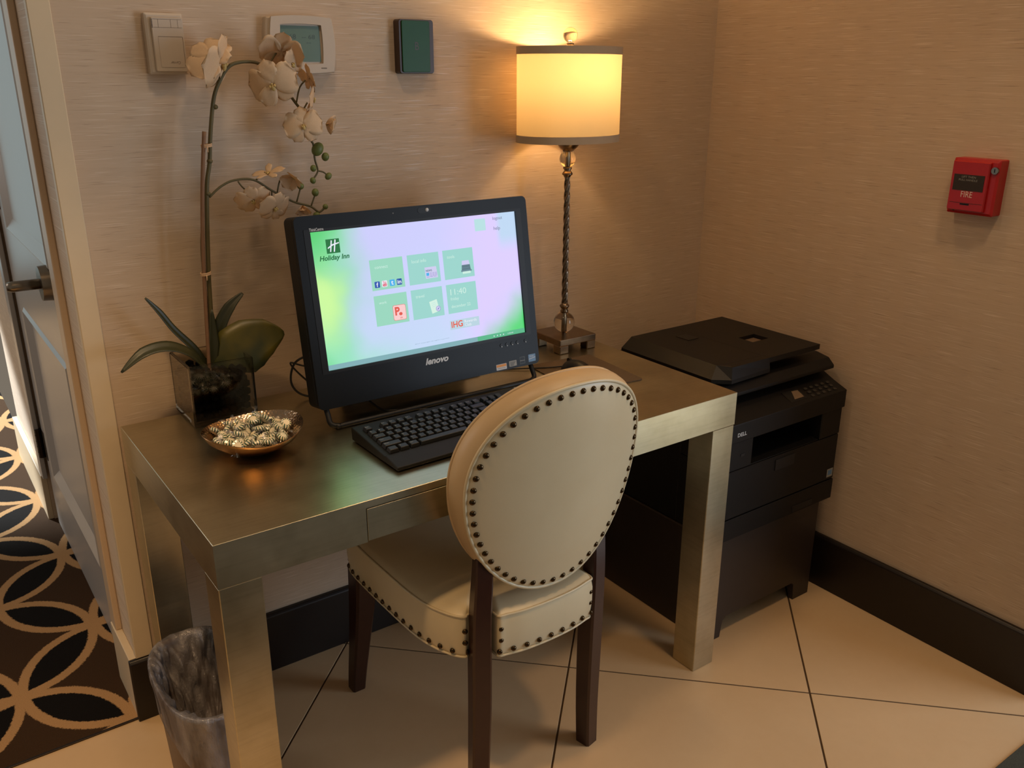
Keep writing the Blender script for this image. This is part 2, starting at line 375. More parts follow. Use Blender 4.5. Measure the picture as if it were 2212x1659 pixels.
for z in (.30, 1.13):
    hb = cyl(bmesh.new(), (-.040, 1.187, z-.05), (-.040, 1.187, z+.05), .011, n=14)
    box(hb, -.032, -.029, 1.14, 1.19, z-.05, z+.05)
    for k in range(1, 5): cyl(hb, (-.040, 1.187, z-.05+k*.02-.0006), (-.040, 1.187, z-.05+k*.02+.0006), .0122, n=14)
    obj('hinge', hb, M['dmetal'], door)
# far hall window that lets the daylight in
wn = struct(root('window_1', 'bright window at the far end of the hall', 'window', (-1.2, 5.6, 0))); del wn['category']
obj('pane', B(-2.6, -.15, 5.64, 5.65, .05, 2.4), emis('daylight_glass', (205, 235, 240), .9), wn)
wf = bmesh.new()
for x in (-2.65, -1.4, -.17): box(wf, x, x+.05, 5.56, 5.64, 0, 2.45)
box(wf, -2.65, -.12, 5.56, 5.64, 2.4, 2.46); box(wf, -2.65, -.12, 5.56, 5.64, 0, .06); obj('window_frame', wf, M['door'], wn)
# floor: cream tiles laid on the diagonal
floor = struct(root('floor', 'cream square tiles laid diagonally', 'floor', (0, 0, 0))); del floor['category']
obj('grout', B(-1.6, 3.6, -4.2, -.0, -.02, -.0018), M['grout'], floor)
def clip(poly, R):
    for ax, val, sg in ((0, R[0], 1), (0, R[1], -1), (1, R[2], 1), (1, R[3], -1)):
        out = []
        for i in range(len(poly)):
            a, b = poly[i], poly[(i+1) % len(poly)]; da, db = (a[ax]-val)*sg, (b[ax]-val)*sg
            if da >= 0: out.append(a)
            if da*db < 0: s = da/(da-db); out.append((a[0]+s*(b[0]-a[0]), a[1]+s*(b[1]-a[1])))
        poly = out
        if len(poly) < 3: return None
    return poly
SP = .862; g = .0033
for i in range(-6, 5):
    for j in range(-5, 5):
        s0, s1 = .465+SP*i+g, .465+SP*(i+1)-g; t0, t1 = -2.225+SP*j+g, -2.225+SP*(j+1)-g
        q = [((s-t_)/2, (s+t_)/2) for s, t_ in ((s0, t0), (s1, t0), (s1, t1), (s0, t1))]
        q = clip(q, (-1.6, 3.6, -4.2, -.002))
        if q:
            cx = sum(p[0] for p in q)/len(q); cy = sum(p[1] for p in q)/len(q)
            obj('tile', prism(bmesh.new(), q, 'z', -.012, 0, .0008), M['tile'], floor)
hc = struct(obj('floor_hall', B(-3.2, -.02, .002, 5.6, -.02, .002), M['carpet']))
tag(obj('floor_mat', prism(bmesh.new(), rounded(-1.55, 1.95, -3.4, -1.283, .02, 4), 'z', 0, .006, .001), M['mat']), 'large dark speckled mat on the tiles, its edge at the lower right corner', 'mat')
struct(obj('trim_5', B(-3.2, -.055, -.004, .003, -.01, .0035, .001, 1), M['dmetal']))
# ================================================================== DESK
DZ, DW, DY0, DY1, LG, AP = .76, 1.239, -.652, -.037, .0745, .0815
desk = root('writing_desk', 'silver-leaf parsons desk with thick square legs and a slim drawer', 'desk', (DW/2, (DY0+DY1)/2, 0))
b = B(0, DW, DY0, DY1, DZ-.012, DZ)
bmesh.ops.bevel(b, geom=[e for e in b.edges if min(v.co.z for v in e.verts) > DZ-.001], offset=.0007, segments=1, affect='EDGES')
obj('desktop', b, [M['leaf_top']], desk)
ap = bmesh.new(); za, zb = DZ-AP, DZ-.0120
box(ap, 0, .269, DY0, DY0+.02, za, zb); box(ap, .90, DW, DY0, DY0+.02, za, zb)
box(ap, .269, .90, DY0, DY0+.02, DZ-.0145, zb); box(ap, .269, .90, DY0+.021, DY0+.03, za+.004, DZ-.0145)
box(ap, 0, .02, DY0+.0202, DY1, za, zb); box(ap, DW-.02, DW, DY0+.0202, DY1, za, zb); box(ap, .0202, DW-.0202, DY1-.02, DY1, za, zb)
obj('apron', ap, M['leaf_f'], desk)
obj('drawer', B(.2712, .8978, DY0+.001, DY0+.0205, za+.001, DZ-.0168, .0008, 1), M['leaf_f'], desk)
for (x, y) in ((0, DY0), (DW-LG, DY0), (0, DY1-LG), (DW-LG, DY1-LG)):
    obj('leg', B(x+.0006, x+LG-.0006, y+.0006, y+LG-.0006, 0, za-.0006, .0015, 1), M['leaf_f'], desk)
# ================================================================== COMPUTER
MC = Vector((.627, -.2697, 1.0)); TI = .1593
pc = root('all_in_one_computer', 'black all-in-one computer with lit green and lavender screen', 'computer', (.627, -.22, DZ))
FM = frameM(MC, (1, -.0028, 0), (0, math.sin(TI), math.cos(TI)))
W2, H2 = .2872, .2003
bz = bmesh.new(); sw, sh, so = .2552, .1436, .0233
outer = rounded(-W2, W2, -H2, H2, .012); 
prism(bz, outer, 'z', -.052, -.006, .003, FM)
obj('case', bz, M['black'], pc)
fb = bmesh.new()   # bezel with opening, built as four bevelled bars
x0, x1, y0, y1 = -sw, sw, so-sh, so+sh
fo = rounded(-W2, W2, -H2, H2, .012, 5)
def ring_slab(outer, inner, za, zb, F):
    b = bmesh.new(); n = len(outer)
    L = [[b.verts.new(F @ Vector((*p, z))) for p in q] for q, z in ((outer, za), (outer, zb), (inner, zb), (inner, za))]
    for k in range(4):
        A, D = L[k], L[(k+1) % 4]
        for i in range(n): b.faces.new((A[i], A[(i+1) % n], D[(i+1) % n], D[i]))
    return b
inn = rounded(x0, x1, y0, y1, .0002, 5)
bz = obj('bezel', ring_slab(fo, inn, -.0062, .004, FM), M['bezel'], pc, .6)
obj('bezel_edge', ring_slab(rounded(x0-.014, x1+.014, y0-.006, y1+.006, .002, 5), inn, .0040, .0048, FM), M['black'], bz)
# screen picture (it gives off light)
t = NT('lit_screen'); tc = t.n('ShaderNodeTexCoord'); sp = t.n('ShaderNodeSeparateXYZ', {0: tc.outputs['Object']}); sx, sy = sp.outputs[0], sp.outputs[1]
nz = t.math('MULTIPLY', t.math('SUBTRACT', t.noise(t.coord((9, 9, 9)), 1, 2), .5), .10)
def lincomb(a, b, c): return t.math('ADD', t.math('ADD', t.math('MULTIPLY', sx, a), t.math('MULTIPLY', sy, b)), t.math('ADD', nz, c))
def smooth(v, a, b): return t.n('ShaderNodeMapRange', {0: v, 1: a, 2: b}, interpolation_type='SMOOTHSTEP').outputs[0]
col = t.mix(smooth(sy, -.14, .16), c4((198, 218, 246)), c4((206, 206, 252)))
col = t.mix(smooth(lincomb(1, 0, 0), .02, .17), col, c4((220, 204, 255)))
col = t.mix(smooth(lincomb(-1, .12, 0), .12, .25), col, c4((140, 226, 168)))
col = t.mix(smooth(lincomb(-1, .55, 0), .245, .37), col, c4((88, 208, 112)))
rr_ = t.math('SQRT', t.math('ADD', t.math('POWER', t.math('ADD', sx, .262), 2), t.math('POWER', t.math('MULTIPLY', t.math('SUBTRACT', sy, .005), .75), 2)))
col = t.mix(smooth(t.math('SUBTRACT', rr_, nz), .10, .02), col, c4((206, 250, 160)))
col = t.mix(smooth(lincomb(-.5, -1, 0), .10, .28), col, c4((150, 232, 190)))
col = t.mix(smooth(lincomb(-1, -1, 0), .32, .40), col, c4((104, 214, 132)))
col = t.mix(smooth(lincomb(.9, -.9, 0), .20, .31), col, c4((86, 214, 116)))
gk = t.mix(smooth(t.math('ABSOLUTE', t.math('SUBTRACT', sx, .235)), .04, .02), col, c4((190, 214, 240)))
col = t.mix(smooth(sy, .07, .12), col, gk)
t.set(Base_Color=(0, 0, 0, 1), Roughness=.3, Emission_Color=col, Emission_Strength=1.0/2**EXPO); t.b.inputs['Specular IOR Level'].default_value = .15
sb = bmesh.new(); box(sb, x0, x1, y0, y1, -.0058, -.001)
scr = obj('screen', sb, t.m, pc, world=False); scr.matrix_local = Matrix.Translation(-pc.location) @ FM
FS = Matrix.Identity(4)   # decals on the screen are given in its own coordinates (metres)
SPc = scr
def S(name, poly, mat, z=0, th=.0001): 
    b = prism(bmesh.new(), poly, 'z', -.001+z, -.001+z+th); return obj(name, b, mat, scr, world=False)
def ST(name, body, x, y, wd, ht, mat, z=.0004, **k):
    o = text(name, body, FS, x, y, wd, ht, mat, None, z=-.001+z, **k); o.parent = scr; return o
E_ = {k: emis('lit_'+k, c) for k, c in dict(tile=(156, 216, 192), tile2=(158, 214, 206), pale=(206, 238, 226), white=(236, 240, 250), ink=(120, 128, 150), hgreen=(48, 118, 70),
     hdark=(40, 110, 66), blue=(58, 92, 178), red=(222, 66, 92), sky=(80, 178, 236), indigo=(52, 90, 172), coral=(226, 96, 84), pink=(250, 206, 206), lav=(208, 206, 240),
     grey=(110, 140, 152), dgrey=(96, 124, 134), bar=(132, 176, 182), barg=(96, 184, 140), ihg=(232, 88, 60), ihgbox=(188, 214, 226), note=(214, 242, 226), violet=(150, 140, 205), faint=(186, 226, 228)).items()}
for i, (cx, cy) in enumerate(((-.0912, .0635), (-.0005, .0637), (.0897, .0641), (-.0908, -.0135), (-.0005, -.0131), (.0898, -.0130))):
    S('app_tile', rect(cx-.0397, cx+.0397, cy-.0328, cy+.0328), E_['tile' if i in (0, 3) else 'tile2'], .0001)
for tx, x, y, wd, ht in (('connect', -.1195, .0765, .031, None), ('local info', -.0295, .078, .036, None), ('tools', .0603, .078, .0195, None), ('work', -.1195, .0005, .0185, None), ('travel', -.0292, .0010, .0215, None), ('friday', .059, -.0185, .0215, None), ('december 22', .059, -.0335, .0510, None), ('11:40', .060, -.0045, .042, .0135)):
    ST('tile_caption', tx, x, y, wd, ht, E_['pale'])
def icon(x, y, w_, h_, mat, body=None, tm='white', bw=.55, bh=.6, rr=.0015):
    S('app_icon', rounded(x, x+w_, y, y+h_, rr, 3), E_[mat], .0003)
    if body: ST('app_icon_letter', body, x+w_*(1-bw)/2, y+h_*(1-bh)/2, w_*bw, h_*bh, E_[tm], .0005, bold=.02)
icon(-.1243, .0362, .0125, .0135, 'blue', 'f', bw=.35, bh=.7)
icon(-.1068, .0362, .0125, .0135, 'white'); ST('app_icon_letter', 'You', -.1050, .0440, .0085, .0050, E_['red'], .0005, bold=.02); S('app_icon', rounded(-.1052, -.0958, .0375, .0432, .0015, 3), E_['red'], .0005)
ST('app_icon_letter', 'Tube', -.1045, .0388, .008, .0032, E_['white'], .0007)
icon(-.0885, .0362, .0125, .0135, 'sky', 't', bw=.45, bh=.65)
icon(-.0712, .0362, .0125, .0135, 'indigo', 'in', bw=.72, bh=.6)
S('app_icon', [(.0005, .0655), (.030, .0655), (.0325, .0405), (.0015, .0405)], E_['lav'], .0003)
ST('app_icon_letter', 'NEWS', .0030, .0555, .0155, .0045, E_['dgrey'], .0005, bold=.02)
S('app_icon', rect(.0035, .0105, .0465, .0530), E_['sky'], .0005)
for k in range(3):
    for m in range(4): S('app_icon', rect(.0125+k*.0065 if m < 3 else .0035+k*.009, .0175+k*.0065 if m < 3 else .011+k*.009, .0515-m*.0027, .0524-m*.0027), E_['violet'], .0005)
S('app_icon', [(.0985, .069), (.1165, .069), (.1185, .058), (.0970, .058)], E_['lav'], .0003)
S('app_icon', [(.0972, .0595), (.1185, .0595), (.1205, .0465), (.0955, .0465)], E_['dgrey'], .0004); S('app_icon', rect(.0965, .1195, .0525, .0535), E_['grey'], .0006)
S('app_icon', rounded(.0940, .1225, .0440, .0480, .0015, 3), E_['grey'], .0005); S('app_icon', rounded(.0975, .119, .0395, .0445, .001, 3), E_['pale'], .0006)
S('app_icon', rounded(-.0885, -.0570, -.0400, -.0065, .004, 4), E_['coral'], .0003); S('app_icon', rounded(-.0878, -.0577, -.0393, -.0072, .0036, 4), E_['pink'], .0004)
ST('app_icon_letter', 'P', -.0840, -.0290, .0120, .0185, E_['coral'], .0006, bold=.04)
S('app_icon', [(-.0705+.0042*math.cos(a*PI/8), -.0265+.0036*math.sin(a*PI/8)) for a in range(16)], E_['coral'], .0006)
for k in range(2): S('app_icon', rect(-.073, -.067, -.0345-k*.002, -.0337-k*.002), E_['coral'], .0006)
S('app_icon', [(.0030, -.0115), (.0225, -.0075), (.0275, -.0345), (.0080, -.0385)], E_['note'], .0003)
S('app_icon', [(.0245+.0062*math.cos(a*PI/8), -.0290+.0062*math.sin(a*PI/8)) for a in range(16)], E_['violet'], .0005); S('app_icon', [(.0245+.0052*math.cos(a*PI/8), -.0290+.0052*math.sin(a*PI/8)) for a in range(16)], E_['lav'], .0006)
S('app_icon', [(.0215, -.0315), (.0240, -.0285), (.0280, -.0262), (.0250, -.0300)], E_['indigo'], .0007)
for k in range(3): S('app_icon', [(.008+.0008*k, -.0155-.004*k), (.0185+.0008*k, -.0133-.004*k), (.0186+.0008*k, -.0140-.004*k), (.0081+.0008*k, -.0162-.004*k)], E_['faint'], .0005)
S('rewards_banner', rect(.0505, .1295, -.0827, -.0618), E_['ihgbox'], .0001)
ST('rewards_text', 'IHG', .0540, -.0785, .0300, .0145, E_['ihg'], bold=.015)
ST('rewards_text', 'Rewards', .0895, -.0715, .0330, .0065, E_['white']); ST('rewards_text', 'Club', .0895, -.0800, .0175, .0065, E_['white'])
# hotel logo: green square with a white brush H, name below
S('hotel_logo', rect(-.2226, -.1925, .1203, .1495), E_['hgreen'], .0002)
for pl in ([(-.2155, .1235), (-.2130, .1235), (-.2085, .1462), (-.2110, .1470)], [(-.2075, .1230), (-.2048, .1230), (-.2000, .1475), (-.2027, .1480)], [(-.2195, .1300), (-.2080, .1360), (-.1935, .1395), (-.1935, .1418), (-.2090, .1388), (-.2195, .1325)]):
    S('hotel_logo_stroke', pl, E_['white'], .0004)
ST('hotel_name', 'Holiday Inn', -.2405, .1035, .0665, .0135, E_['hdark'], shear=.22, bold=.025)
ST('menu_text', 'logout', .1925, .1500, .0265, None, E_['ink']); ST('menu_text', 'help', .1930, .1268, .0178, None, E_['ink'])
S('pale_square', rounded(.1420, .1716, .1310, .1580, .001, 2), E_['faint'], .0001)
ST('footer_text', '2017 copyright all rights reserved', -.0445, -.1003, .0880, .0016, E_['grey'])
S('taskbar', rect(-.2550, .2550, -.1201, -.1095), E_['bar'], .0002); S('taskbar', rect(.12, .2550, -.1201, -.1095), E_['barg'], .0003)
for x in (.1650, .1745, .1830, .1920): S('tray_icon', rect(x, x+.0022, -.1165, -.1140), E_['white'], .0005)
ST('tray_clock', '11:40 AM', .205, -.1165, .016, .0025, E_['white'])
# bezel marks
text('model_name', 'ThinkCentre', FM, -.2570, .1685, .0310, .0065, M['silverprint'], bz, z=.0049, bold=.02)
text('maker_name', 'lenovo', FM, -.0260, -.1500, .0600, .0150, M['silverprint'], bz, z=.0041, shear=.3, bold=.035)
cs = plate('camera_slider', FM, rounded(-.0035, .0300, .1835, .1955, .0058, 5), .0035, .0046, M['black'], pc)
obj('camera_tab', sphere(bmesh.new(), FM @ Vector((.0200, .1895, .0045)), .0042, 14, (1, .5, 1)), M['silverprint'], cs, True)
obj('microphone_hole', tube(bmesh.new(), [FM @ Vector((-.0634, .1893, .0036)), FM @ Vector((-.0634, .1893, .0043))], .0012, 8), M['legend'], pc)
for x in (.1813, .1968, .2121, .2274, .2514):
    bt = obj('button', tube(bmesh.new(), [FM @ Vector((x, -.1400, .002)), FM @ Vector((x, -.1400, .0052))], [.0048, .0044], 18), M['black'], pc, .6)
    plate('button_light', FM, rounded(x-.0008, x+.0010, -.1442, -.1418, .0006, 3), .0048, .0055, M['silverprint'], bt)
for (xa, xb, ya, yb, m) in ((.1608, .1905, -.1975, -.1838, 'stwhite'), (.1980, .2198, -.1950, -.1815, 'stgrey'), (.2290, .2450, -.1945, -.1765, 'stdark'), (.2555, .2765, -.1935, -.1755, 'stblue')):
    s_ = plate('sticker', FM, rounded(xa, xb, ya, yb, .001, 3), .0040, .0043, M[m], pc)
    if m == 'stwhite': plate('sticker_band', FM, rect(xa+.001, xb-.001, yb-.0068, yb-.001), .0043, .0045, M['orange'], s_); plate('sticker_print', FM, rect(xa+.004, xb-.004, ya+.003, ya+.0045), .0043, .0045, M['stgrey'], s_)
    if m == 'stgrey':
        for k in range(4): plate('sticker_print', FM, rect(xa+.003, xb-.003-.002*k, yb-.004-.0026*k, yb-.0028-.0026*k), .0043, .0045, M['stdark'], s_)
    if m == 'stdark':
        plate('sticker_print', FM, rounded(xa+.002, xb-.002, yb-.009, yb-.002, .003, 4), .0043, .0045, M['black'], s_); plate('sticker_print', FM, rect(xa+.002, xb-.002, ya+.002, ya+.007), .0043, .0045, M['black'], s_)
        plate('sticker_print', FM, rect(xa+.001, xb-.001, ya+.0078, ya+.0088), .0043, .0046, M['stgrey'], s_)
    if m == 'stblue':
        plate('sticker_print', FM, [(xa+.001, ya+.006), (xb-.001, ya+.009), (xb-.001, ya+.0105), (xa+.001, ya+.0075)], .0043, .0045, M['stwhite'], s_)
        text('sticker_print', 'intel', FM, xa+.004, ya+.0115, .011, .0045, M['stwhite'], s_, z=.0044)
# wire foot and rear prop
wr = [(-.268, -.190), (-.268, -.2)]
pw = [FM @ Vector((-.268, -.185, -.02)), FM @ Vector((-.268, -.205, -.02))]
yb_ = -.318
P = [Vector((.359, -.285, .815)), Vector((.359, -.300, .79)), Vector((.360, -.312, .772)), Vector((.378, yb_, .7665)), Vector((.41, yb_, .7665)), Vector((.85, yb_, .7665)), Vector((.878, yb_, .7665)), Vector((.894, -.312, .772)), Vector((.895, -.300, .79)), Vector((.895, -.285, .815))]
obj('stand_wire', tube(bmesh.new(), spline(P, 5), .0058, 12), M['chrome' if False else 'black'], pc, True)
obj('rear_prop', B(.46, .80, -.150, -.138, .763, .93, .004, 2), M['black'], pc)
obj('prop_plate', B(.45, .81, -.20, -.10, .760, .766, .002, 1), M['black'], pc)
# ================================================================== KEYBOARD
kb = root('keyboard', 'black full-size keyboard with sloping wrist rest below the computer screen', 'keyboard', (.607, -.485, DZ)); kb.rotation_euler = (0, 0, .020)
KL, KR = -.238, .232
kp = [(-.093, 0.003), (-.093, .010), (-.046, .0185), (-.044, .0165), (.080, .030), (.094, .0315), (.096, .026), (.094, .004)]
obj('keyboard_body', prism(bmesh.new(), kp, 'x', KL, KR, .0016), M['kbody'], kb, world=False)
FK = frameM((0, -.044, .0165), (1, 0, 0), (0, .124, .0135))
cap = {}
def keymesh(wu):
    if wu not in cap:
        b = bmesh.new(); wd = wu*.019-.0025; dp = .0165
        lo = [(-wd/2, -dp/2, 0), (wd/2, -dp/2, 0), (wd/2, dp/2, 0), (-wd/2, dp/2, 0)]; i_ = .0022
        hi = [(-wd/2+i_, -dp/2+i_, .0075), (wd/2-i_, -dp/2+i_, .0075), (wd/2-i_, dp/2-.0010, .0075), (-wd/2+i_, dp/2-.0010, .0075)]
        A = [b.verts.new(p) for p in lo]; H = [b.verts.new(p) for p in hi]; b.faces.new(A[::-1]); b.faces.new(H)
        for i in range(4): b.faces.new((A[i], A[(i+1) % 4], H[(i+1) % 4], H[i]))
        bmesh.ops.bevel(b, geom=[e for e in b.edges], offset=.0007, segments=1, affect='EDGES')
        bmesh.ops.recalc_face_normals(b, faces=b.faces)
        me = bpy.data.meshes.new('key'); b.to_mesh(me); b.free(); me.materials.append(M['key']); cap[wu] = me
    return cap[wu]
rows = [
 (0.0, .0108, [(1.25, ''), (1.25, '*'), (1.25, 'Alt'), (6.25, ''), (1.25, 'Alt'), (1.25, ''), (1.25, ''), (1.25, 'Ctrl')]),
 (0.0, .0298, [(2.25, 'Shift')]+[(1, c) for c in 'ZXCVBNM,./']+[(2.75, 'Shift')]),
 (0.0, .0488, [(1.75, 'Caps')]+[(1, c) for c in "ASDFGHJKL;'"]+[(2.25, 'Enter')]),
 (0.0, .0678, [(1.5, 'Tab')]+[(1, c) for c in 'QWERTYUIOP[]']+[(1.5, '')]),
 (0.0, .0868, [(1, c) for c in '`1234567890-=']+[(2, '')])]
kx0 = KL+.012
leg_cache = {}
def legend(s):
    if s not in leg_cache:
        o = text('key_legend', s, Matrix.Identity(4), 0, 0, .0022*len(s)+.0004*(len(s) > 1) if len(s) > 1 else .0028, .0030, M['legend'], None, z=0, ex=.0001)
        leg_cache[s] = o.data; bpy.data.objects.remove(o)
    return leg_cache[s]
def key(x, y, wu, lab=''):
    k = bpy.data.objects.new('key', keymesh(wu)); C.objects.link(k); k.parent = kb
    k.matrix_local = FK @ Matrix.Translation((kx0+x*.0188+wu*.0188/2, y, .0002))
    if lab:
        l = bpy.data.objects.new('key_legend', legend(lab)); C.objects.link(l); l.parent = k
        l.location = (-(wu*.019)/2+.0046, .0010, .00755)
for (x, y, ks) in rows:
    for wu, lab in ks: key(x, y, wu, lab); x += wu
for c0, n_ in ((0, 1), (2, 4), (6.5, 4), (11, 4)):
    for k in range(n_): key(c0+k, .1085, 1, ('Esc' if c0 == 0 else 'F%d' % ({2: 1, 6.5: 5, 11: 9}[c0]+k)))
for k in range(3):
    key(15.25+k, .1085, 1); key(15.25+k, .0868, 1); key(15.25+k, .0678, 1); key(15.25+k, .0108, 1)
key(16.25, .0298, 1)
for k in range(3):
    for j, y in enumerate((.0108, .0298, .0488, .0678)):
        if j or k: key(18.5+k, y, 1, str(max(0, (j-1)*3+k+1)) if j else '.')
for k in range(4): key(18.5+k, .0868, 1)
key(21.5, .0678, 1, '+'); key(21.5, .0298, 1)
text('maker_name', 'lenovo', frameM((0, 0, 0), (1, 0, 0), (0, 1, .11)), .165, .0835, .030, .0055, M['legend'], None, z=.0243, shear=.3, bold=.03).parent = kb
# ================================================================== MOUSE + PAD + CABLES
FP = frameM((1.035, -.335, DZ), (math.cos(-.09), math.sin(-.09), 0), (-math.sin(-.09), math.cos(-.09), 0))
pd = root('mouse_pad', 'thin brown mouse pad lying behind the chair back', 'mouse pad', (1.035, -.335, DZ))
plate('pad_sheet', FP, rounded(-.095, .095, -.115, .115, .008, 4), .0003, .0028, M['pad'], pd)
ms = root('computer_mouse', 'black computer mouse resting on the mouse pad', 'mouse', (1.012, -.335, DZ+.0028))
mb = bmesh.new(); sphere(mb, (1.012, -.335, DZ+.003), 1, 24, (.030, .054, .034))
bmesh.ops.bisect_plane(mb, geom=mb.verts[:]+mb.edges[:]+mb.faces[:], plane_co=(0, 0, DZ+.0032), plane_no=(0, 0, 1), clear_inner=True)
bmesh.ops.holes_fill(mb, edges=mb.edges, sides=200)
obj('mouse_shell', mb, M['black'], ms, True)
obj('scroll_wheel', tube(bmesh.new(), [(1.009, -.302, DZ+.029), (1.015, -.302, DZ+.029)], .007, 16), M['kbody'], ms, .6)
def cable(name, par, pts, rr=.0018):
    o = obj(name, tube(bmesh.new(), spline(pts, 8), rr, 8), M['cable'], None, True); o.parent = par; o.matrix_parent_inverse = Matrix.Translation(par.location).inverted() if par is not kb else (Matrix.Translation(par.location) @ Matrix.Rotation(.020, 4, 'Z')).inverted()
zc = DZ+.0022
cable('mouse_cable', ms, [(.80, -.16, zc), (.88, -.20, zc), (.95, -.245, zc+.003), (.99, -.268, zc+.004), (1.009, -.281, zc+.006)])
cable('power_cable', pc, [(.44, -.215, .90), (.41, -.13, .872), (.375, -.10, .85), (.362, -.095, .81), (.372, -.10, .780), (.40, -.11, .765), (.45, -.12, DZ+.003), (.55, -.11, DZ+.003)], .0026)
cable('network_cable', pc, [(.45, -.215, .86), (.40, -.11, .838), (.368, -.085, .845), (.40, -.09, .80), (.43, -.11, .775), (.47, -.13, DZ+.0025), (.6, -.12, DZ+.0025)], .0022)
cable('keyboard_cable', kb, [(.50, -.21, DZ+.003), (.50, -.275, DZ+.0025), (.53, -.30, DZ+.0025), (.585, -.333, DZ+.003), (.62, -.365, DZ+.008), (.65, -.388, DZ+.012)], .0022)
# ================================================================== TABLE LAMP
LX, LY = 1.138, -.122
lp = root('table_lamp', 'tall lit table lamp with twisted metal stem and cream drum shade', 'lamp', (LX, LY, DZ))
bs = .062; b = bmesh.new()
box(b, LX-bs, LX+bs, LY-bs, LY+bs, DZ+.022, DZ+.040, .002, 2)
for sxx in (-1, 1):
    for syy in (-1, 1): box(b, *sorted((LX+sxx*bs, LX+sxx*(bs-.030))), *sorted((LY+syy*bs, LY+syy*(bs-.030))), DZ, DZ+.0235, .002, 1)
obj('base', b, M['lampmetal'], lp)
obj('crystal_ball', sphere(bmesh.new(), (LX, LY, .8285), .0290, 32), M['crystal'], lp, True)
obj('crystal_ball', sphere(bmesh.new(), (LX, LY, 1.262), .0215, 28), M['crystal'], lp, True)
def col_(z0, prof): return lathe(bmesh.new(), [(rr, z0+z) for rr, z in prof], LX, LY, 28)
obj('core_rod', tube(bmesh.new(), [(LX, LY, .80), (LX, LY, .858)], .0050, 12), M['chrome'], lp, True)
obj('core_rod', tube(bmesh.new(), [(LX, LY, 1.240), (LX, LY, 1.285)], .0050, 12), M['chrome'], lp, True)
cp = [(.0001, 0), (.010, 0), (.0115, .004), (.008, .009), (.0105, .013), (.013, .017), (.013, .020), (.009, .023), (.0085, .026), (.0001, .026)]
obj('collar', col_(.8555, cp), M['lampmetal'], lp, True)
obj('collar', lathe(bmesh.new(), [(rr*1.05, 1.2425-z) for rr, z in cp], LX, LY, 28), M['lampmetal'], lp, True)
tw = bmesh.new(); nz_, ns = 120, 32
rings = []
for k in range(nz_+1):
    z = .880+(1.219-.880)*k/nz_; ph = z*2*PI/.115; rb_ = .0072-.0008*k/nz_
    rings.append([tw.verts.new((LX+(rb_+.0017*math.cos(4*(2*PI*i/ns-ph/1)))*math.cos(2*PI*i/ns), LY+(rb_+.0017*math.cos(4*(2*PI*i/ns-ph/1)))*math.sin(2*PI*i/ns), z)) for i in range(ns)])
for k in range(nz_):
    for i in range(ns): tw.faces.new((rings[k][i], rings[k][(i+1) % ns], rings[k+1][(i+1) % ns], rings[k+1][i]))
obj('stem', tw, M['twist'], lp, True)
obj('socket_cup', lathe(bmesh.new(), [(.0001, 1.281), (.012, 1.281), (.024, 1.291), (.034, 1.305), (.034, 1.309), (.0001, 1.309)], LX, LY, 28), M['lampmetal'], lp, True)
RX, RY, SZ0, SZ1 = .141, .112, 1.3065, 1.530
def shell(z0, z1, dr, th, taper=0):
    b = bmesh.new(); n = 72; L = []
    for (ro, z) in ((dr+th, z0), (dr+th, z1), (dr, z1), (dr, z0)):
        L.append([b.verts.new((LX+(RX+ro)*math.cos(2*PI*i/n), LY+(RY+ro)*math.sin(2*PI*i/n), z)) for i in range(n)])
    for k in range(4):
        for i in range(n): b.faces.new((L[k][i], L[k][(i+1) % n], L[(k+1) % 4][(i+1) % n], L[(k+1) % 4][i]))
    return b
b = bmesh.new(); n = 72   # the shade itself is one sheet of cloth
ra = [b.verts.new((LX+RX*math.cos(2*PI*i/n), LY+RY*math.sin(2*PI*i/n), SZ0)) for i in range(n)]
rb2 = [b.verts.new((LX+RX*math.cos(2*PI*i/n), LY+RY*math.sin(2*PI*i/n), SZ1)) for i in range(n)]
for i in range(n): b.faces.new((ra[i], ra[(i+1) % n], rb2[(i+1) % n], rb2[i]))
obj('lamp_shade', b, M['shade'], lp, True)
obj('shade_band', shell(SZ0-.001, SZ0+.017, .0003, .0012), M['band'], lp, .6)
obj('shade_band', shell(SZ1-.017, SZ1+.001, .0003, .0012), M['band'], lp, .6)
hp = bmesh.new()
for a in (0, 2*PI/3, 4*PI/3): tube(hp, [(LX, LY, SZ1-.008), (LX+RX*math.cos(a), LY+RY*math.sin(a), SZ1-.004)], .0015, 6)
tube(hp, [(LX, LY, 1.300), (LX, LY, 1.385)], .010, 14)
tube(hp, spline([(LX, LY-.006, 1.31), (LX, LY-.045, 1.37), (LX, LY-.045, 1.44), (LX, LY-.02, 1.495), (LX, LY, 1.503), (LX, LY+.02, 1.495), (LX, LY+.045, 1.44), (LX, LY+.045, 1.37), (LX, LY+.006, 1.31)], 6), .0014, 6)
obj('harp', hp, M['chrome'], lp, True)
bulb = emis('lit_bulb', (255, 196, 110), 14)
obj('bulb', sphere(bmesh.new(), (LX, LY, 1.435), .026, 20, (1, 1, 1.25)), bulb, lp, True)
fn_ = lathe(bmesh.new(), [(.0001, SZ1-.004), (.008, SZ1-.004), (.008, SZ1+.004), (.0095, SZ1+.008), (.008, SZ1+.010), (.0001, SZ1+.010)], LX, LY, 20)
fi = obj('finial', fn_, M['lampmetal'], lp, True)
obj('finial_ball', sphere(bmesh.new(), (LX, LY, SZ1+.028), .0180, 24), M['crystal'], fi, True)
bl = bpy.data.lights.new('bulb_light', 'POINT'); bl.energy = 6.5; bl.color = (1.0, .66, .32); bl.shadow_soft_size = .028
bo = bpy.data.objects.new('bulb_light', bl); C.objects.link(bo); bo.location = (LX, LY, 1.437)
bpy.data.objects['bulb'].visible_shadow = True
bo.location = (LX, LY, 1.478)
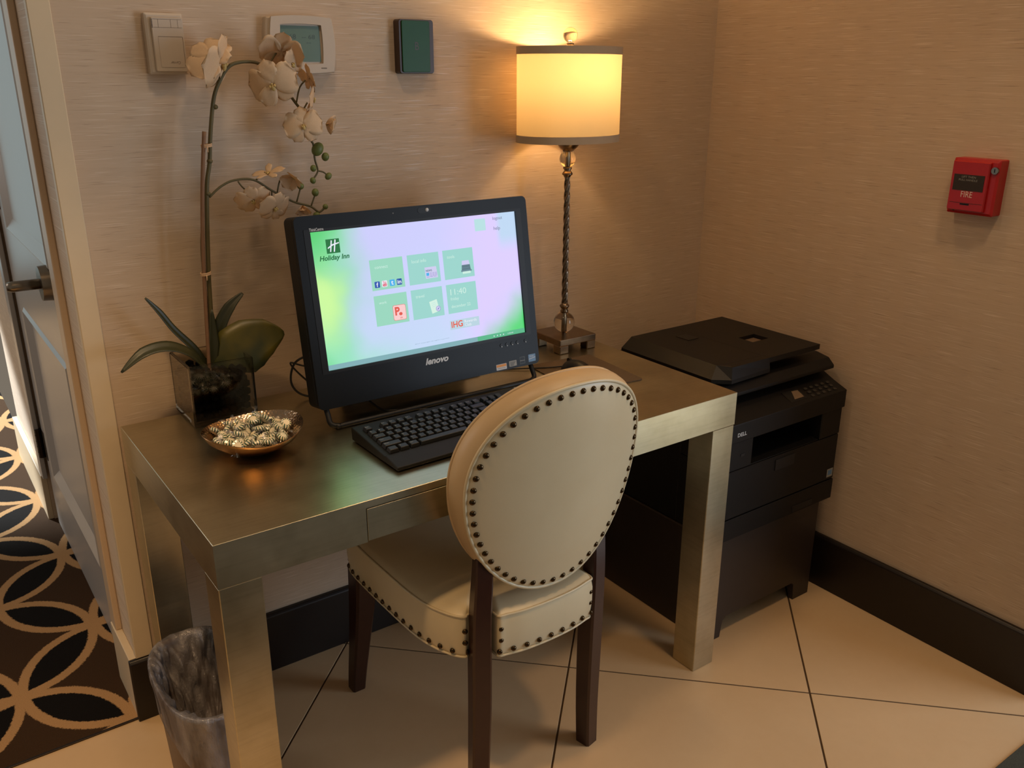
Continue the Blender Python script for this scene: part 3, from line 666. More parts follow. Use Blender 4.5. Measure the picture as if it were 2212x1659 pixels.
# ================================================================== ORCHID
oc = root('potted_orchid', 'white moth orchid with arching stems in a square glass vase', 'plant', (.195, -.074, DZ))
vx0, vx1, vy0, vy1 = .126, .264, -.143, -.005
vb = bmesh.new(); box(vb, vx0, vx1, vy0, vy1, DZ, DZ+.135, .003, 2)
iv = bmesh.new(); box(iv, vx0+.006, vx1-.006, vy0+.006, vy1-.006, DZ+.010, DZ+.15)
# hollow: outer shell plus inner walls meeting at the rim
b = bmesh.new(); z0, z1, zi = DZ+.0003, DZ+.135, DZ+.012
def q4(x0, x1, y0, y1, z): return [b.verts.new(p) for p in ((x0, y0, z), (x1, y0, z), (x1, y1, z), (x0, y1, z))]
A_ = q4(vx0, vx1, vy0, vy1, z0); B_ = q4(vx0, vx1, vy0, vy1, z1); C_ = q4(vx0+.006, vx1-.006, vy0+.006, vy1-.006, z1); D_ = q4(vx0+.006, vx1-.006, vy0+.006, vy1-.006, zi)
b.faces.new(A_[::-1]); b.faces.new(D_)
for P_, Q_ in ((A_, B_), (B_, C_), (C_, D_)):
    for i in range(4): b.faces.new((P_[i], P_[(i+1) % 4], Q_[(i+1) % 4], Q_[i]))
bmesh.ops.bevel(b, geom=[e for e in b.edges if (e.verts[0] in A_+B_ and e.verts[1] in A_+B_)], offset=.0018, segments=2, affect='EDGES')
vb.free(); iv.free()
obj('vase', b, M['vase'], oc)
gb = bmesh.new(); rnd = random.Random(3)
for i in range(7):
    for j in range(7):
        for k in range(6):
            if k == 5 and rnd.random() < .4: continue
            x = vx0+.017+i*.0172+rnd.uniform(-.003, .003); y = vy0+.017+j*.0172+rnd.uniform(-.003, .003); z = zi+.011+k*.0165+rnd.uniform(-.002, .002)
            x = min(max(x, vx0+.0165), vx1-.0165); y = min(max(y, vy0+.0165), vy1-.0165)
            bmesh.ops.create_icosphere(gb, subdivisions=1, radius=rnd.uniform(.0085, .0102), matrix=Matrix.Translation((x, y, z)))
gv = obj('gravel', gb, M['moss'], oc, True); gv['kind'] = 'stuff'
OY = -.075
def T(name, pts, rr, mat='stem', m=6, par=oc): return obj(name, tube(bmesh.new(), spline(pts, m), rr, 9), M[mat], par, True)
def pz(l, y=OY): return [(x, y, z) for x, z in l]
stem_pts = pz([(.196, .850), (.205, .972), (.21, 1.062), (.218, 1.159), (.228, 1.253), (.238, 1.296), (.246, 1.351), (.26, 1.419), (.276, 1.454), (.297, 1.481), (.321, 1.49), (.352, 1.49), (.372, 1.48), (.398, 1.458), (.434, 1.408), (.446, 1.392), (.456, 1.359), (.462, 1.332), (.466, 1.322), (.467, 1.292), (.472, 1.267), (.46, 1.25)])
sp_ = spline(stem_pts, 6); rad = [.0050-.0032*i/(len(sp_)-1) for i in range(len(sp_))]
st = obj('stem', tube(bmesh.new(), sp_, rad, 10), M['stem'], oc, True)
for (x, z, rr) in ((.2615, 1.405, .0062), (.239, 1.300, .0062), (.228, 1.235, .0062)): obj('stem_node', sphere(bmesh.new(), (x, OY, z), rr, 12, (1, 1, .8)), M['stem'], st, True)
T('stake', [(.232, OY-.008, 1.359), (.2165, OY-.008, 1.253), (.201, OY-.008, 1.102), (.186, OY-.006, .85)], .0040, 'stake')
T('stake', [(.212, OY+.006, 1.17), (.204, OY+.008, 1.10), (.197, OY+.006, .85)], .0034, 'stem')
for z, x in ((1.331, .2365), (1.072, .2055)):
    b = bmesh.new()
    for k in range(3): tube(b, [(x+.0105*math.cos(a*PI/6)-.002, OY-.004+.0095*math.sin(a*PI/6), z+k*.0022-.002+.001*math.cos(a*PI/6)) for a in range(12)], .0011, 6, True)
    tube(b, [(x-.003, OY-.013, z), (x-.004, OY-.016, z-.012)], .0012, 6); obj('tie', b, M['tie'], oc, True)
T('branch', pz([(.23, 1.228), (.256, 1.248), (.286, 1.259), (.326, 1.257), (.364, 1.232), (.41, 1.205), (.448, 1.192), (.468, 1.178), (.483, 1.187)]), .0024)
for tw_ in ([(.331, 1.256), (.353, 1.271)], [(.293, 1.256), (.300, 1.245), (.314, 1.23)], [(.418, 1.204), (.429, 1.233)], [(.45, 1.191), (.462, 1.217)], [(.472, 1.267), (.484, 1.264), (.493, 1.257)],
            [(.446, 1.392), (.459, 1.41)], [(.458, 1.372), (.49, 1.369)], [(.434, 1.408), (.444, 1.440), (.458, 1.455)], [(.376, 1.477), (.392, 1.500), (.405, 1.515)], [(.364, 1.232), (.362, 1.212)], [(.276, 1.454), (.268, 1.47), (.267, 1.49)], [(.398, 1.262), (.385, 1.255), (.375, 1.225)]):
    T('twig', pz(tw_), .0017, m=3)
for (x, z, rr, s, an) in ((.475, 1.313, .0125, 1.25, .6), (.492, 1.296, .0085, 1.1, .3), (.462, 1.273, .0068, 1.1, 0), (.496, 1.254, .0070, 1.25, .8), (.459, 1.247, .0065, 1.1, -.3), (.4295, 1.237, .0075, 1.0, 0), (.4625, 1.221, .0080, 1.1, 0), (.484, 1.188, .0062, 1.0, 0), (.462, 1.172, .0080, .8, 0)):
    b = bmesh.new(); bmesh.ops.create_uvsphere(b, u_segments=14, v_segments=9, radius=rr, matrix=Matrix.Translation((x, OY, z)) @ Matrix.Rotation(an, 4, 'Y') @ Matrix.Diagonal((1, 1, s, 1)))
    obj('bud', b, M['bud'], oc, True)
def petal_bm(L, W, cup, tip=.0, narrow=.55):
    b = bmesh.new(); nu, nv = 8, 6; G = []
    for i in range(nu+1):
        s = i/nu; wd = W*1.12*max(.10, (s**.45)*math.sqrt(max(0, 1-s**4.5)))
        row = []
        for j in range(nv+1):
            q = (j/nv-.5)*2; x = q*wd; y = L*s*(1-.06*q*q); z = -cup*L*s*s+tip*L*math.sin(PI*s)*(1-q*q)+cup*W*.5*q*q*s+.015*L*math.sin(9*s+4*q)
            row.append(b.verts.new((x, y, z)))
        G.append(row)
    for i in range(nu):
        for j in range(nv): b.faces.new((G[i][j], G[i][j+1], G[i+1][j+1], G[i+1][j]))
    return b
pm = {}
def petal_me(key_):
    if key_ not in pm:
        b = petal_bm(*key_); bmesh.ops.recalc_face_normals(b, faces=b.faces)
        r_ = bmesh.ops.solidify(b, geom=b.faces[:], thickness=.0006); me = bpy.data.meshes.new('petal'); b.to_mesh(me); b.free()
        for p in me.polygons: p.use_smooth = True
        me.materials.append(M['petal']); pm[key_] = me
    return pm[key_]
def flower(c, dr, size, roll=0, close=0.0, thin=1.0):
    f = bpy.data.objects.new('flower', None); C.objects.link(f); f.parent = oc; f.empty_display_size = .01
    q = Vector(dr).normalized().to_track_quat('Z', 'Y'); f.rotation_mode = 'QUATERNION'; f.rotation_quaternion = q @ Quaternion((0, 0, 1), roll)
    f.location = Vector(c)-oc.location
    k = size
    spec = [('petal', 82, 1.0, .74*thin), ('petal', -82, 1.0, .74*thin), ('sepal', 0, .95, .44*thin), ('sepal', 142, .92, .42*thin), ('sepal', -142, .92, .42*thin)]
    for nme, ang, L, W in spec:
        me = petal_me((round(L, 2), round(W, 2), .22 if nme == 'petal' else .12, .06))
        p_ = bpy.data.objects.new(nme, me); C.objects.link(p_); p_.parent = f
        p_.scale = (k, k, k)
        p_.rotation_mode = 'QUATERNION'
        p_.rotation_quaternion = Quaternion((0, 0, 1), math.radians(ang)) @ Quaternion((1, 0, 0), close+random.uniform(-.15, .15))
        p_.location = (0, 0, .0005 if nme == 'petal' else -.0005)
    lb = bmesh.new(); sphere(lb, (0, -.09, .10), .09, 12, (.9, 1.4, .7)); sphere(lb, (.09, -.02, .10), .06, 10, (.6, 1, 1.2)); sphere(lb, (-.09, -.02, .10), .06, 10, (.6, 1, 1.2)); sphere(lb, (0, .05, .09), .045, 10)
    me = bpy.data.meshes.new('lip'); lb.to_mesh(me); lb.free(); me.materials.append(M['lip'])
    for p in me.polygons: p.use_smooth = True
    l_ = bpy.data.objects.new('lip', me); C.objects.link(l_); l_.parent = f; l_.scale = (k, k, k)
    return f
flower((.279, -.090, 1.487), (.75, -.60, -.30), .062, .3)
flower((.258, -.082, 1.498), (-.45, -.5, .45), .050, 1.0, .15)
flower((.376, -.100, 1.447), (-.45, -.8, -.30), .054, .25)
flower((.408, -.082, 1.510), (.25, .5, .35), .048, .2)
flower((.425, -.088, 1.487), (.4, -.8, -.2), .040, .8, .2)
flower((.462, -.085, 1.458), (.95, .1, .3), .034, .2, .1, .7)
flower((.468, -.085, 1.418), (.9, -.45, -.2), .038, 0)
flower((.438, -.095, 1.364), (-.25, -1, .05), .043, .1)
flower((.494, -.085, 1.366), (.75, -.5, -.2), .028, .3, .95)
flower((.358, -.080, 1.268), (-.35, -.2, .9), .037, .5, .25, .55)
flower((.412, -.085, 1.258), (-.6, -.4, -.5), .032, .5, .85)
flower((.318, -.085, 1.216), (-.2, -.75, -.55), .040, .2)
flower((.362, -.092, 1.198), (.15, -.85, -.45), .040, -.2)
flower((.425, -.088, 1.196), (-.1, -.6, -.8), .025, .2, .95)
def leafy(name, pts, wds, nrm, mat, fold=.22):
    P_ = spline(pts, 5); n_ = len(P_); b = bmesh.new(); G = []
    for i in range(n_):
        s = i/(n_-1); f_ = s*(len(wds)-1); k = min(int(f_), len(wds)-2); wd = wds[k]+(wds[k+1]-wds[k])*(f_-k)
        tg = (P_[min(i+1, n_-1)]-P_[max(i-1, 0)]).normalized(); side = tg.cross(Vector(nrm)).normalized(); nn = side.cross(tg)
        G.append([b.verts.new(P_[i]+side*(wd*q)+nn*(abs(q)*wd*fold)) for q in (-1, -.6, -.2, 0, .2, .6, 1)])
    for i in range(n_-1):
        for j in range(6): b.faces.new((G[i][j], G[i][j+1], G[i+1][j+1], G[i+1][j]))
    bmesh.ops.recalc_face_normals(b, faces=b.faces); bmesh.ops.solidify(b, geom=b.faces[:], thickness=.0012)
    obj(name, b, M[mat], oc, True)
leafy('leaf', [(.188, -.08, .858), (.174, -.085, .876), (.146, -.095, .912), (.102, -.105, .936), (.052, -.11, .933), (.004, -.115, .902)], [.004, .008, .013, .0145, .012, .002], (.15, -.55, .8), 'leafd')
leafy('leaf', [(.190, -.07, .860), (.178, -.072, .884), (.160, -.075, .917), (.126, -.075, .962), (.102, -.075, 1.003), (.078, -.075, 1.037)], [.005, .009, .009, .008, .007, .002], (.3, -.8, .5), 'leafd')
leafy('leaf', [(.200, -.07, .858), (.207, -.07, .899), (.222, -.07, .950), (.248, -.07, .991), (.280, -.07, 1.018)], [.006, .012, .014, .012, .003], (-.3, -.8, .5), 'leafd')
leafy('leaf', [(.206, -.085, .852), (.228, -.092, .880), (.262, -.098, .905), (.305, -.102, .920), (.352, -.106, .925)], [.008, .034, .058, .056, .040, .004], (-.25, -.95, .28), 'leaf', .06)
leafy('leaf', [(.194, -.08, .858), (.202, -.082, .921), (.207, -.080, .994)], [.008, .012, .002], (0, -1, .1), 'leafd')
# ================================================================== BOWL + CANDY
BX, BY = .192, -.318
bw = root('candy_bowl', 'small hammered copper-silver bowl holding the wrapped mints', 'bowl', (BX, BY, DZ))
def wav(x, y, z, a, k):
    s = max(0, (z-DZ)/.045); p_ = abs(math.cos(a-.15))**6
    return x*(1+.04*p_*s), y*(1-.02*s), z+(.006*math.cos(2*(a-.15))+.002)*s*s
prof_out = [(.0001, DZ+.0008), (.030, DZ+.0008), (.048, DZ+.004), (.068, DZ+.015), (.086, DZ+.028), (.094, DZ+.040), (.0965, DZ+.0435)]
prof_in = [(.0960, DZ+.0440), (.0930, DZ+.0410), (.083, DZ+.0305), (.066, DZ+.0178), (.046, DZ+.007), (.028, DZ+.0035), (.0001, DZ+.0035)]
obj('bowl_wall', lathe(bmesh.new(), prof_out+[prof_in[0]], BX, BY, 64, fn=wav, caps=False), M['bowlout'], bw, True)
obj('bowl_lining', lathe(bmesh.new(), prof_in, BX, BY, 64, fn=wav, caps=False), M['bowl'], bw, True)
def candy_mesh():
    b = bmesh.new(); n = 24; prof = [(.0062, .0046), (.0098, .0036), (.0112, .0010), (.0112, -.0010), (.0098, -.0036), (.0062, -.0046)]
    R_ = [[b.verts.new((rr*math.cos(2*PI*(i+.25*k_)/n), rr*math.sin(2*PI*(i+.25*k_)/n), z)) for i in range(n)] for k_, (rr, z) in enumerate(prof)]
    for k in range(5):
        for i in range(n):
            f = b.faces.new((R_[k][i], R_[k][(i+1) % n], R_[k+1][(i+1) % n], R_[k+1][i])); f.material_index = (i//1) % 2
    b.faces.new(R_[0]).material_index = 0; b.faces.new(R_[-1][::-1]).material_index = 0
    bmesh.ops.recalc_face_normals(b, faces=b.faces)
    me = bpy.data.meshes.new('candy'); b.to_mesh(me); b.free(); me.materials.append(M['cwhite']); me.materials.append(M['cgreen']); return me
def wrap_mesh():
    b = bmesh.new()
    for sg in (-1, 1):
        prev = None
        for k in range(5):
            x = sg*(.0108+k*.0028); wd = (.0034, .0018, .0042, .0070, .0085)[k]
            row = [b.verts.new((x, (j/8-.5)*2*wd, .0016*math.sin(j*2.4+k)*(1+k*.3))) for j in range(9)]
            if prev:
                for j in range(8): b.faces.new((prev[j], prev[j+1], row[j+1], row[j]))
            prev = row
    n = 16; R_ = [[b.verts.new((rr*math.cos(2*PI*i/n), rr*math.sin(2*PI*i/n), z)) for i in range(n)] for rr, z in ((.007, .0056), (.0112, .0042), (.0125, 0), (.0112, -.0042), (.007, -.0056))]
    for k in range(4):
        for i in range(n): b.faces.new((R_[k][i], R_[k][(i+1) % n], R_[k+1][(i+1) % n], R_[k+1][i]))
    b.faces.new(R_[0]); b.faces.new(R_[-1])
    me = bpy.data.meshes.new('wrapper'); b.to_mesh(me); b.free(); me.materials.append(M['wrap']); return me
cme, wme = candy_mesh(), wrap_mesh(); rnd = random.Random(11)
spots = []
def hexes(R_, z, dz, off, tiltmax):
    sp = .0222
    for j in range(-6, 7):
        for i in range(-6, 7):
            x = (i+.5*(j % 2))*sp+off[0]; y = j*sp*.866+off[1]
            rr = math.hypot(x, y)
            if rr < R_: spots.append((x+rnd.uniform(-.0018, .0018), y+rnd.uniform(-.0018, .0018), z+dz*(rr/R_)**2+rnd.uniform(-.001, .0015), tiltmax))
hexes(.052, DZ+.0165, .006, (0, 0), .3); hexes(.077, DZ+.0310, .0085, (.004, .004), .9)
spots += [(.012, .030, DZ+.050, 1.0), (.034, .026, DZ+.050, 1.2), (.023, .046, DZ+.049, 1.4), (-.02, .02, DZ+.046, .9), (.01, -.01, DZ+.046, .7), (-.035, -.015, DZ+.045, .8), (.045, -.02, DZ+.045, .9)]
for (x, y, z, tm) in spots:
    c = bpy.data.objects.new('mint_candy', cme); C.objects.link(c); c.location = (BX+x, BY+y, z)
    c.rotation_euler = (rnd.uniform(-tm, tm), rnd.uniform(-tm, tm), rnd.uniform(0, 6.28))
    tag(c, 'green and white striped mint in clear twist wrapper in the small bowl', 'candy', 'wrapped mints heaped in the bowl')
    k_ = spots.index((x, y, z, tm))-(len(spots)-7)
    if 0 <= k_ < 3:
        tag(c, ('striped mint lying on its side at the top left of the bowl heap', 'striped mint at the top right of the heap below the upright twist of wrapper', 'highest striped mint, at the back of the bowl heap')[k_], 'candy', 'wrapped mints heaped in the bowl')
    w_ = bpy.data.objects.new('wrapper', wme); C.objects.link(w_); w_.parent = c
# ================================================================== CHAIR
ch = root('dining_chair', 'cream leather oval-back chair with brass nail trim and dark wood legs', 'chair', (.618, -.48, 0))
CC = Vector((.628, -.770, .728)); CT, CK, CA, CB, CE, CTP = -.145, .937, .206, .226, 2.13, .089
cu_ = Vector((0, math.sin(CT), math.cos(CT))); cn = Vector((0, math.cos(CT), -math.sin(CT)))
def cback(a, s, n, grow=0.0):
    c_, s_ = math.cos(a), math.sin(a)
    Y = math.copysign(abs(s_)**(2/CE), s_); X = math.copysign(abs(c_)**(2/CE), c_)*(1+CTP*Y)
    X *= (CA*s+grow); Y *= (CB*s+grow)
    return CC+Vector((X, 0, 0))+cu_*Y+cn*(CK*X*X+n)
NA = 96
def ang(i): return 2*PI*i/NA
def rings_bm(specs, cap0=False, cap1=False):
    b = bmesh.new(); L = [[b.verts.new(cback(ang(i), s, n_, g_)) for i in range(NA)] for (s, n_, g_) in specs]
    for k in range(len(L)-1):
        for i in range(NA): b.faces.new((L[k][i], L[k][(i+1) % NA], L[k+1][(i+1) % NA], L[k+1][i]))
    if cap0: b.faces.new(L[0])
    if cap1: b.faces.new(L[-1])
    return b
bp = obj('back_panel', rings_bm([(s, -.010*(1-s**4)+(.002 if s > .97 else 0), 0) for s in (.06, .2, .4, .6, .75, .86, .92, .96, .985)], cap0=True), M['leather'], ch, True)
obj('piping', tube(bmesh.new(), [cback(ang(i), .985, .001) for i in range(NA)], .0036, 8, True), M['leather'], ch, True)
obj('side_band', rings_bm([(.985, .001, 0), (1.0, .006, .001), (1.0, .018, .005), (1.0, .032, .006), (1.0, .046, .003)]), M['leather2'], ch, True)
obj('piping', tube(bmesh.new(), [cback(ang(i), 1.0, .0475, .002) for i in range(NA)], .0036, 8, True), M['leather2'], ch, True)
obj('back_cushion', rings_bm([(1.0, .046, .001)]+[(s, .048+.026*(1-s**3), 0) for s in (.95, .85, .7, .5, .3, .1)], cap1=True), M['leather'], ch, True)
nb_ = bmesh.new(); bmesh.ops.create_uvsphere(nb_, u_segments=14, v_segments=8, radius=1)
for v in nb_.verts:
    if v.co.z < 0: v.co.z *= .25
nme = bpy.data.meshes.new('nail'); nb_.to_mesh(nme); nb_.free(); nme.materials.append(M['nail'])
for p in nme.polygons: p.use_smooth = True
def nail(p, nrm, par, rr=.0062):
    o = bpy.data.objects.new('nail', nme); C.objects.link(o); o.parent = par; o.location = Vector(p)-offs(par); o.scale = (rr, rr, rr*.8)
    o.rotation_mode = 'QUATERNION'; o.rotation_quaternion = Vector(nrm).normalized().to_track_quat('Z', 'Y')
def along(pts, gap, closed=True):
    out = []; acc = 0; n_ = len(pts)
    for i in range(n_ if closed else n_-1):
        a, b = pts[i], pts[(i+1) % n_]; L = (b-a).length
        while acc <= L: out.append((a.lerp(b, acc/L), (b-a).normalized())); acc += gap
        acc -= L
    return out
ed = [cback(ang(i), .925, 0) for i in range(NA)]; per = sum((ed[i]-ed[(i+1) % NA]).length for i in range(NA))
for p_, tg in along(ed, per/52-1e-6)[:52]:
    X_ = p_.x-CC.x; nrm = (-cn+Vector((2*CK*X_, 0, 0))).normalized(); nail(p_+nrm*.0022, nrm, bp)
# seat
half = [(0.0, -.741), (.06, -.738), (.100, -.730), (.117, -.725), (.119, -.700), (.124, -.688), (.160, -.686), (.172, -.690), (.190, -.668), (.208, -.62), (.217, -.56), (.220, -.46), (.221, -.36), (.219, -.285), (.208, -.248), (.180, -.232), (.10, -.222)]
pl = [(.618-x, y) for x, y in half]+[(.618, -.219)]+[(.618+x, y) for x, y in half[:0:-1]]
so_ = spline([(x, y, 0) for x, y in pl], 4, True); NS = len(so_); ctr = Vector((.618, -.47, 0))
def seat_ring(s, z, g_=0): return [ctr+(p_-ctr)*s+(p_-ctr).normalized()*g_+Vector((0, 0, z)) for p_ in so_]
def loft(ringsl, cap0=True, cap1=True):
    b = bmesh.new(); L = [[b.verts.new(p_) for p_ in rg] for rg in ringsl]; n_ = len(L[0])
    for k in range(len(L)-1):
        for i in range(n_): b.faces.new((L[k][i], L[k][(i+1) % n_], L[k+1][(i+1) % n_], L[k+1][i]))
    if cap0: b.faces.new(L[0][::-1])
    if cap1: b.faces.new(L[-1])
    return b
seat = obj('seat', loft([seat_ring(.97, .383), seat_ring(1, .380), seat_ring(1, .390, .002), seat_ring(1, .42, .006), seat_ring(1, .455, .006), seat_ring(1, .474, .002)], cap1=False), M['leather'], ch, True)
obj('seat_top', loft([seat_ring(1, .474, .002), seat_ring(.985, .479), seat_ring(.93, .484), seat_ring(.75, .492), seat_ring(.5, .497), seat_ring(.25, .499), seat_ring(.05, .4995)], cap0=False), M['leather'], ch, True)
obj('piping', tube(bmesh.new(), seat_ring(1, .4745, .003), .0026, 8, True), M['leather'], ch, True)
obj('piping', tube(bmesh.new(), seat_ring(1, .3815, .0015), .0024, 8, True), M['leather'], ch, True)
sr = [p_ for p_ in seat_ring(1, .3935, .0035)]
NN = 60; pers = sum((sr[i]-sr[(i+1) % len(sr)]).length for i in range(len(sr)))
for p_, tg in along(sr, pers/NN-1e-6)[:NN]:
    if p_.y < -.68 and (abs(p_.x-.470) < .022 or abs(p_.x-.759) < .022) and p_.y > -.712: continue
    nrm = Vector((tg.y, -tg.x, 0)); nrm = nrm if nrm.dot(p_-ctr) > 0 else -nrm
    nail(p_+nrm*.0006, nrm, seat, .0058)
for (x, y, z) in [(.441, -.694, z) for z in (.420, .446)]+[(.5035, -.7275, z) for z in (.420, .446)]+[(.7305, -.7275, z) for z in (.420, .446)]:
    nail((x, y-.004, z), (-.5 if x < .45 else .1, -1, 0), seat, .0058)
# wood legs
def leg_bm(secs, m=5):
    """secs: (x, y, z, width, depth, yaw) centre sections"""
    pp = spline([s[:3] for s in secs], m); wd = spline([(s[3], s[4], s[5]) for s in secs], m); b = bmesh.new(); L = []
    for p_, w3 in zip(pp, wd):
        hx, hy, ya = w3.x/2, w3.y/2, w3.z; c_ = min(hx, hy)*.22
        sh_ = [(-hx, -hy+c_), (-hx+c_, -hy), (hx-c_, -hy), (hx, -hy+c_), (hx, hy-c_), (hx-c_, hy), (-hx+c_, hy), (-hx, hy-c_)]
        L.append([b.verts.new(p_+Vector((x*math.cos(ya)-y*math.sin(ya), x*math.sin(ya)+y*math.cos(ya), 0))) for x, y in sh_])
    for k in range(len(L)-1):
        for i in range(8): b.faces.new((L[k][i], L[k][(i+1) % 8], L[k+1][(i+1) % 8], L[k+1][i]))
    b.faces.new(L[0][::-1]); b.faces.new(L[-1]); return b
obj('leg', leg_bm([(.460, -.707, 0, .036, .036, -.26), (.466, -.703, .12, .038, .038, -.26), (.470, -.703, .26, .040, .040, -.26), (.470, -.705, .38, .040, .040, -.26), (.470, -.709, .48, .038, .036, -.26), (.474, -.711, .56, .036, .032, -.26), (.476, -.709, .625, .030, .024, -.26)]), M['wood'], ch, .7)
obj('leg', leg_bm([(.780, -.680, 0, .036, .038, .2), (.770, -.688, .12, .038, .040, .2), (.762, -.698, .26, .040, .042, .2), (.759, -.704, .38, .040, .042, .2), (.763, -.704, .48, .038, .036, .2), (.770, -.694, .56, .036, .032, .2), (.768, -.688, .625, .030, .024, .2)]), M['wood'], ch, .7)
for sg in (-1, 1):
    cx = .618
    obj('leg', leg_bm([(cx+sg*.192, -.200, 0, .034, .034, 0), (cx+sg*.191, -.210, .06, .037, .037, 0), (cx+sg*.189, -.230, .16, .042, .042, 0), (cx+sg*.186, -.250, .28, .050, .050, 0), (cx+sg*.184, -.262, .384, .056, .056, 0)]), M['wood'], ch, .7)
fr_ = bmesh.new(); box(fr_, .48, .76, -.67, -.656, .366, .384); box(fr_, .445, .791, -.262, -.248, .366, .384); box(fr_, .432, .446, -.62, -.26, .366, .384); box(fr_, .790, .804, -.62, -.26, .366, .384)
obj('seat_frame', fr_, M['wood'], ch)
# ================================================================== BIN
BN = Vector((.035, -.325, 0))
bn = root('waste_bin', 'slim brown waste bin with grey plastic liner behind the front left desk leg', 'bin', (BN.x, BN.y, 0))
BRX, BRY = .094, .160
def supe(x, y, z, a, k):
    rr = math.hypot(x, y); c_, s_ = math.cos(a), math.sin(a); e = 2/2.7
    return BRX*rr*math.copysign(abs(c_)**e, c_), BRY*rr*math.copysign(abs(s_)**e, s_), z
obj('bin_body', lathe(bmesh.new(), [(.0001, .001), (.80, .001), (.83, .006), (.97, .290), (1.0, .294), (1.0, .300), (.965, .300), (.94, .290), (.80, .010), (.0001, .010)], BN.x, BN.y, 56, fn=supe), M['binbody'], bn, True)
rnd = random.Random(5); ph = [rnd.uniform(0, 6.28) for _ in range(12)]
from mathutils import noise as mn
def wrinkle(x, y, z, a, k):
    rr = math.hypot(x, y); inner = k > LK
    rg = mn.ridged_multi_fractal(Vector((math.cos(a)*2.2, math.sin(a)*2.2, z*9)), 1.0, 2.0, 4, 1.0, 2.0)-1.2
    f = (.010*math.sin(5*a+ph[0]+z*26)+.008*math.sin(9*a+ph[1]-z*60)+.005*math.sin(17*a+ph[2]+z*80)+.004*math.sin(31*a+ph[5]-z*45))
    dz = (.030*math.sin(a+ph[3])+.014*math.sin(3*a+ph[4]))*(1-k/4) if k < 4 else 0
    q = rr+(f*(5.0 if inner else .9)+rg*(.075 if inner else .012))*(min(1, rr)) ; q = min(q, .92) if inner else max(q, rr+.010)
    X_, Y_, _ = supe(q*math.cos(a), q*math.sin(a), z, a, k)
    return X_, Y_, z+dz
pr = [(.955, .190), (.960, .200), (.965, .215), (.968, .225), (.98, .25), (1.0, .27), (1.02, .288), (1.025, .300), (1.00, .3055), (.955, .3045), (.86, .285), (.80, .255), (.72, .22), (.64, .185), (.56, .15), (.46, .12), (.30, .10), (.12, .095)]
fine = [] ; LK = 27
for (a_, b_) in zip(pr, pr[1:]):
    for q_ in range(3): fine.append((a_[0]+(b_[0]-a_[0])*q_/3, a_[1]+(b_[1]-a_[1])*q_/3))
obj('liner', lathe(bmesh.new(), fine+[pr[-1]], BN.x, BN.y, 260, fn=wrinkle, caps=False), M['liner'], bn, True)
# ================================================================== CABINET + PRINTER
cb = root('printer_cabinet', 'low dark brown cabinet with cut-out feet standing in the corner', 'cabinet', (1.50, -.35, 0))
CX0, CX1, CY0, CY1, CZ = 1.281, 1.722, -.588, -.13, .310
fp = [(CX0, 0), (CX0+.055, 0), (CX0+.062, .050), (CX0+.075, .060), (CX1-.082, .060), (CX1-.074, .052), (CX1-.070, 0), (CX1, 0), (CX1, CZ), (CX0, CZ)]
obj('front_panel', prism(bmesh.new(), fp, 'y', CY0, CY0+.018, .001), M['cab'], cb)
obj('side_panel', B(CX0, CX0+.018, CY0+.0181, CY1, 0, CZ, .001, 1), M['cab'], cb); obj('side_panel', B(CX1-.018, CX1, CY0+.0181, CY1, 0, CZ, .001, 1), M['cab'], cb)
obj('back_panel', B(CX0+.0181, CX1-.0181, CY1-.012, CY1, .0, CZ, .001, 1), M['cab'], cb)
obj('cabinet_top', B(CX0+.0181, CX1-.0181, CY0+.0181, CY1-.0121, CZ-.018, CZ, .001, 1), M['cab'], cb)
obj('shelf', B(CX0+.0181, CX1-.0181, CY0+.0181, CY1-.0121, .07, .088), M['cab'], cb)
pr_ = root('laser_printer', 'black multifunction laser printer on the low corner cabinet', 'printer', (1.52, -.39, CZ))
PX0, PX1, PY0, PY1 = 1.288, 1.756, -.60, -.16
b = bmesh.new(); 
# body with the output slot left open: built from slabs around the slot
SX0, SX1, SZ0_, SZ1_ = 1.383, 1.667, .513, .594
box(b, PX0, PX1, PY0+.16, PY1, CZ+.001, .594, .002, 1)
box(b, PX0, SX0, PY0, PY0+.16, SZ0_+.0005, .594, .002, 1); box(b, SX1, PX1, PY0, PY0+.16, SZ0_+.0005, .594, .002, 1)
box(b, PX0, PX1, PY0+.012, PY0+.16, CZ+.001, SZ0_)
obj('body', b, M['printer'], pr_)
obj('output_tray', prism(bmesh.new(), [(PY0+.004, SZ0_), (PY0+.159, SZ0_), (PY0+.159, SZ0_+.03), (PY0+.02, SZ0_+.004), (PY0+.004, SZ0_+.002)], 'x', SX0+.001, SX1-.001), M['printer2'], pr_)
fdp = B(PX0+.002, PX1-.002, PY0, PY0+.0115, .376, SZ0_-.001, .0015, 1)
fd = obj('front_door', fdp, M['printer'], pr_)
obj('door_latch', B(1.482, 1.562, PY0-.0025, PY0+.002, .470, .502, .001, 1), M['printer2'], fd)
dr_ = obj('paper_drawer', B(PX0, PX1, PY0-.001, PY0+.0115, CZ+.002, .373, .0015, 1), M['printer'], pr_)
obj('drawer_grip', B(1.578, 1.665, PY0-.003, PY0+.002, .318, .336, .001, 1), M['printer2'], dr_)
cpn = [(-.606, .5945), (-.606, .645), (-.560, .663), (-.505, .689), (PY1, .689), (PY1, .5945)]
cp_ = obj('control_unit', prism(bmesh.new(), cpn, 'x', PX0-.001, PX1+.001, .0015), M['printer'], pr_)
FR_ = frameM((0, -.604, .645), (1, 0, 0), (0, .046, .0205))
plate('display', FR_, [(1.553, .019), (1.592, .019), (1.593, .045), (1.570, .047)], .0004, .0022, M['lcd'], cp_)
plate('display_frame', FR_, rect(1.535, 1.60, .013, .052), -.0008, .0006, M['printer2'], cp_)
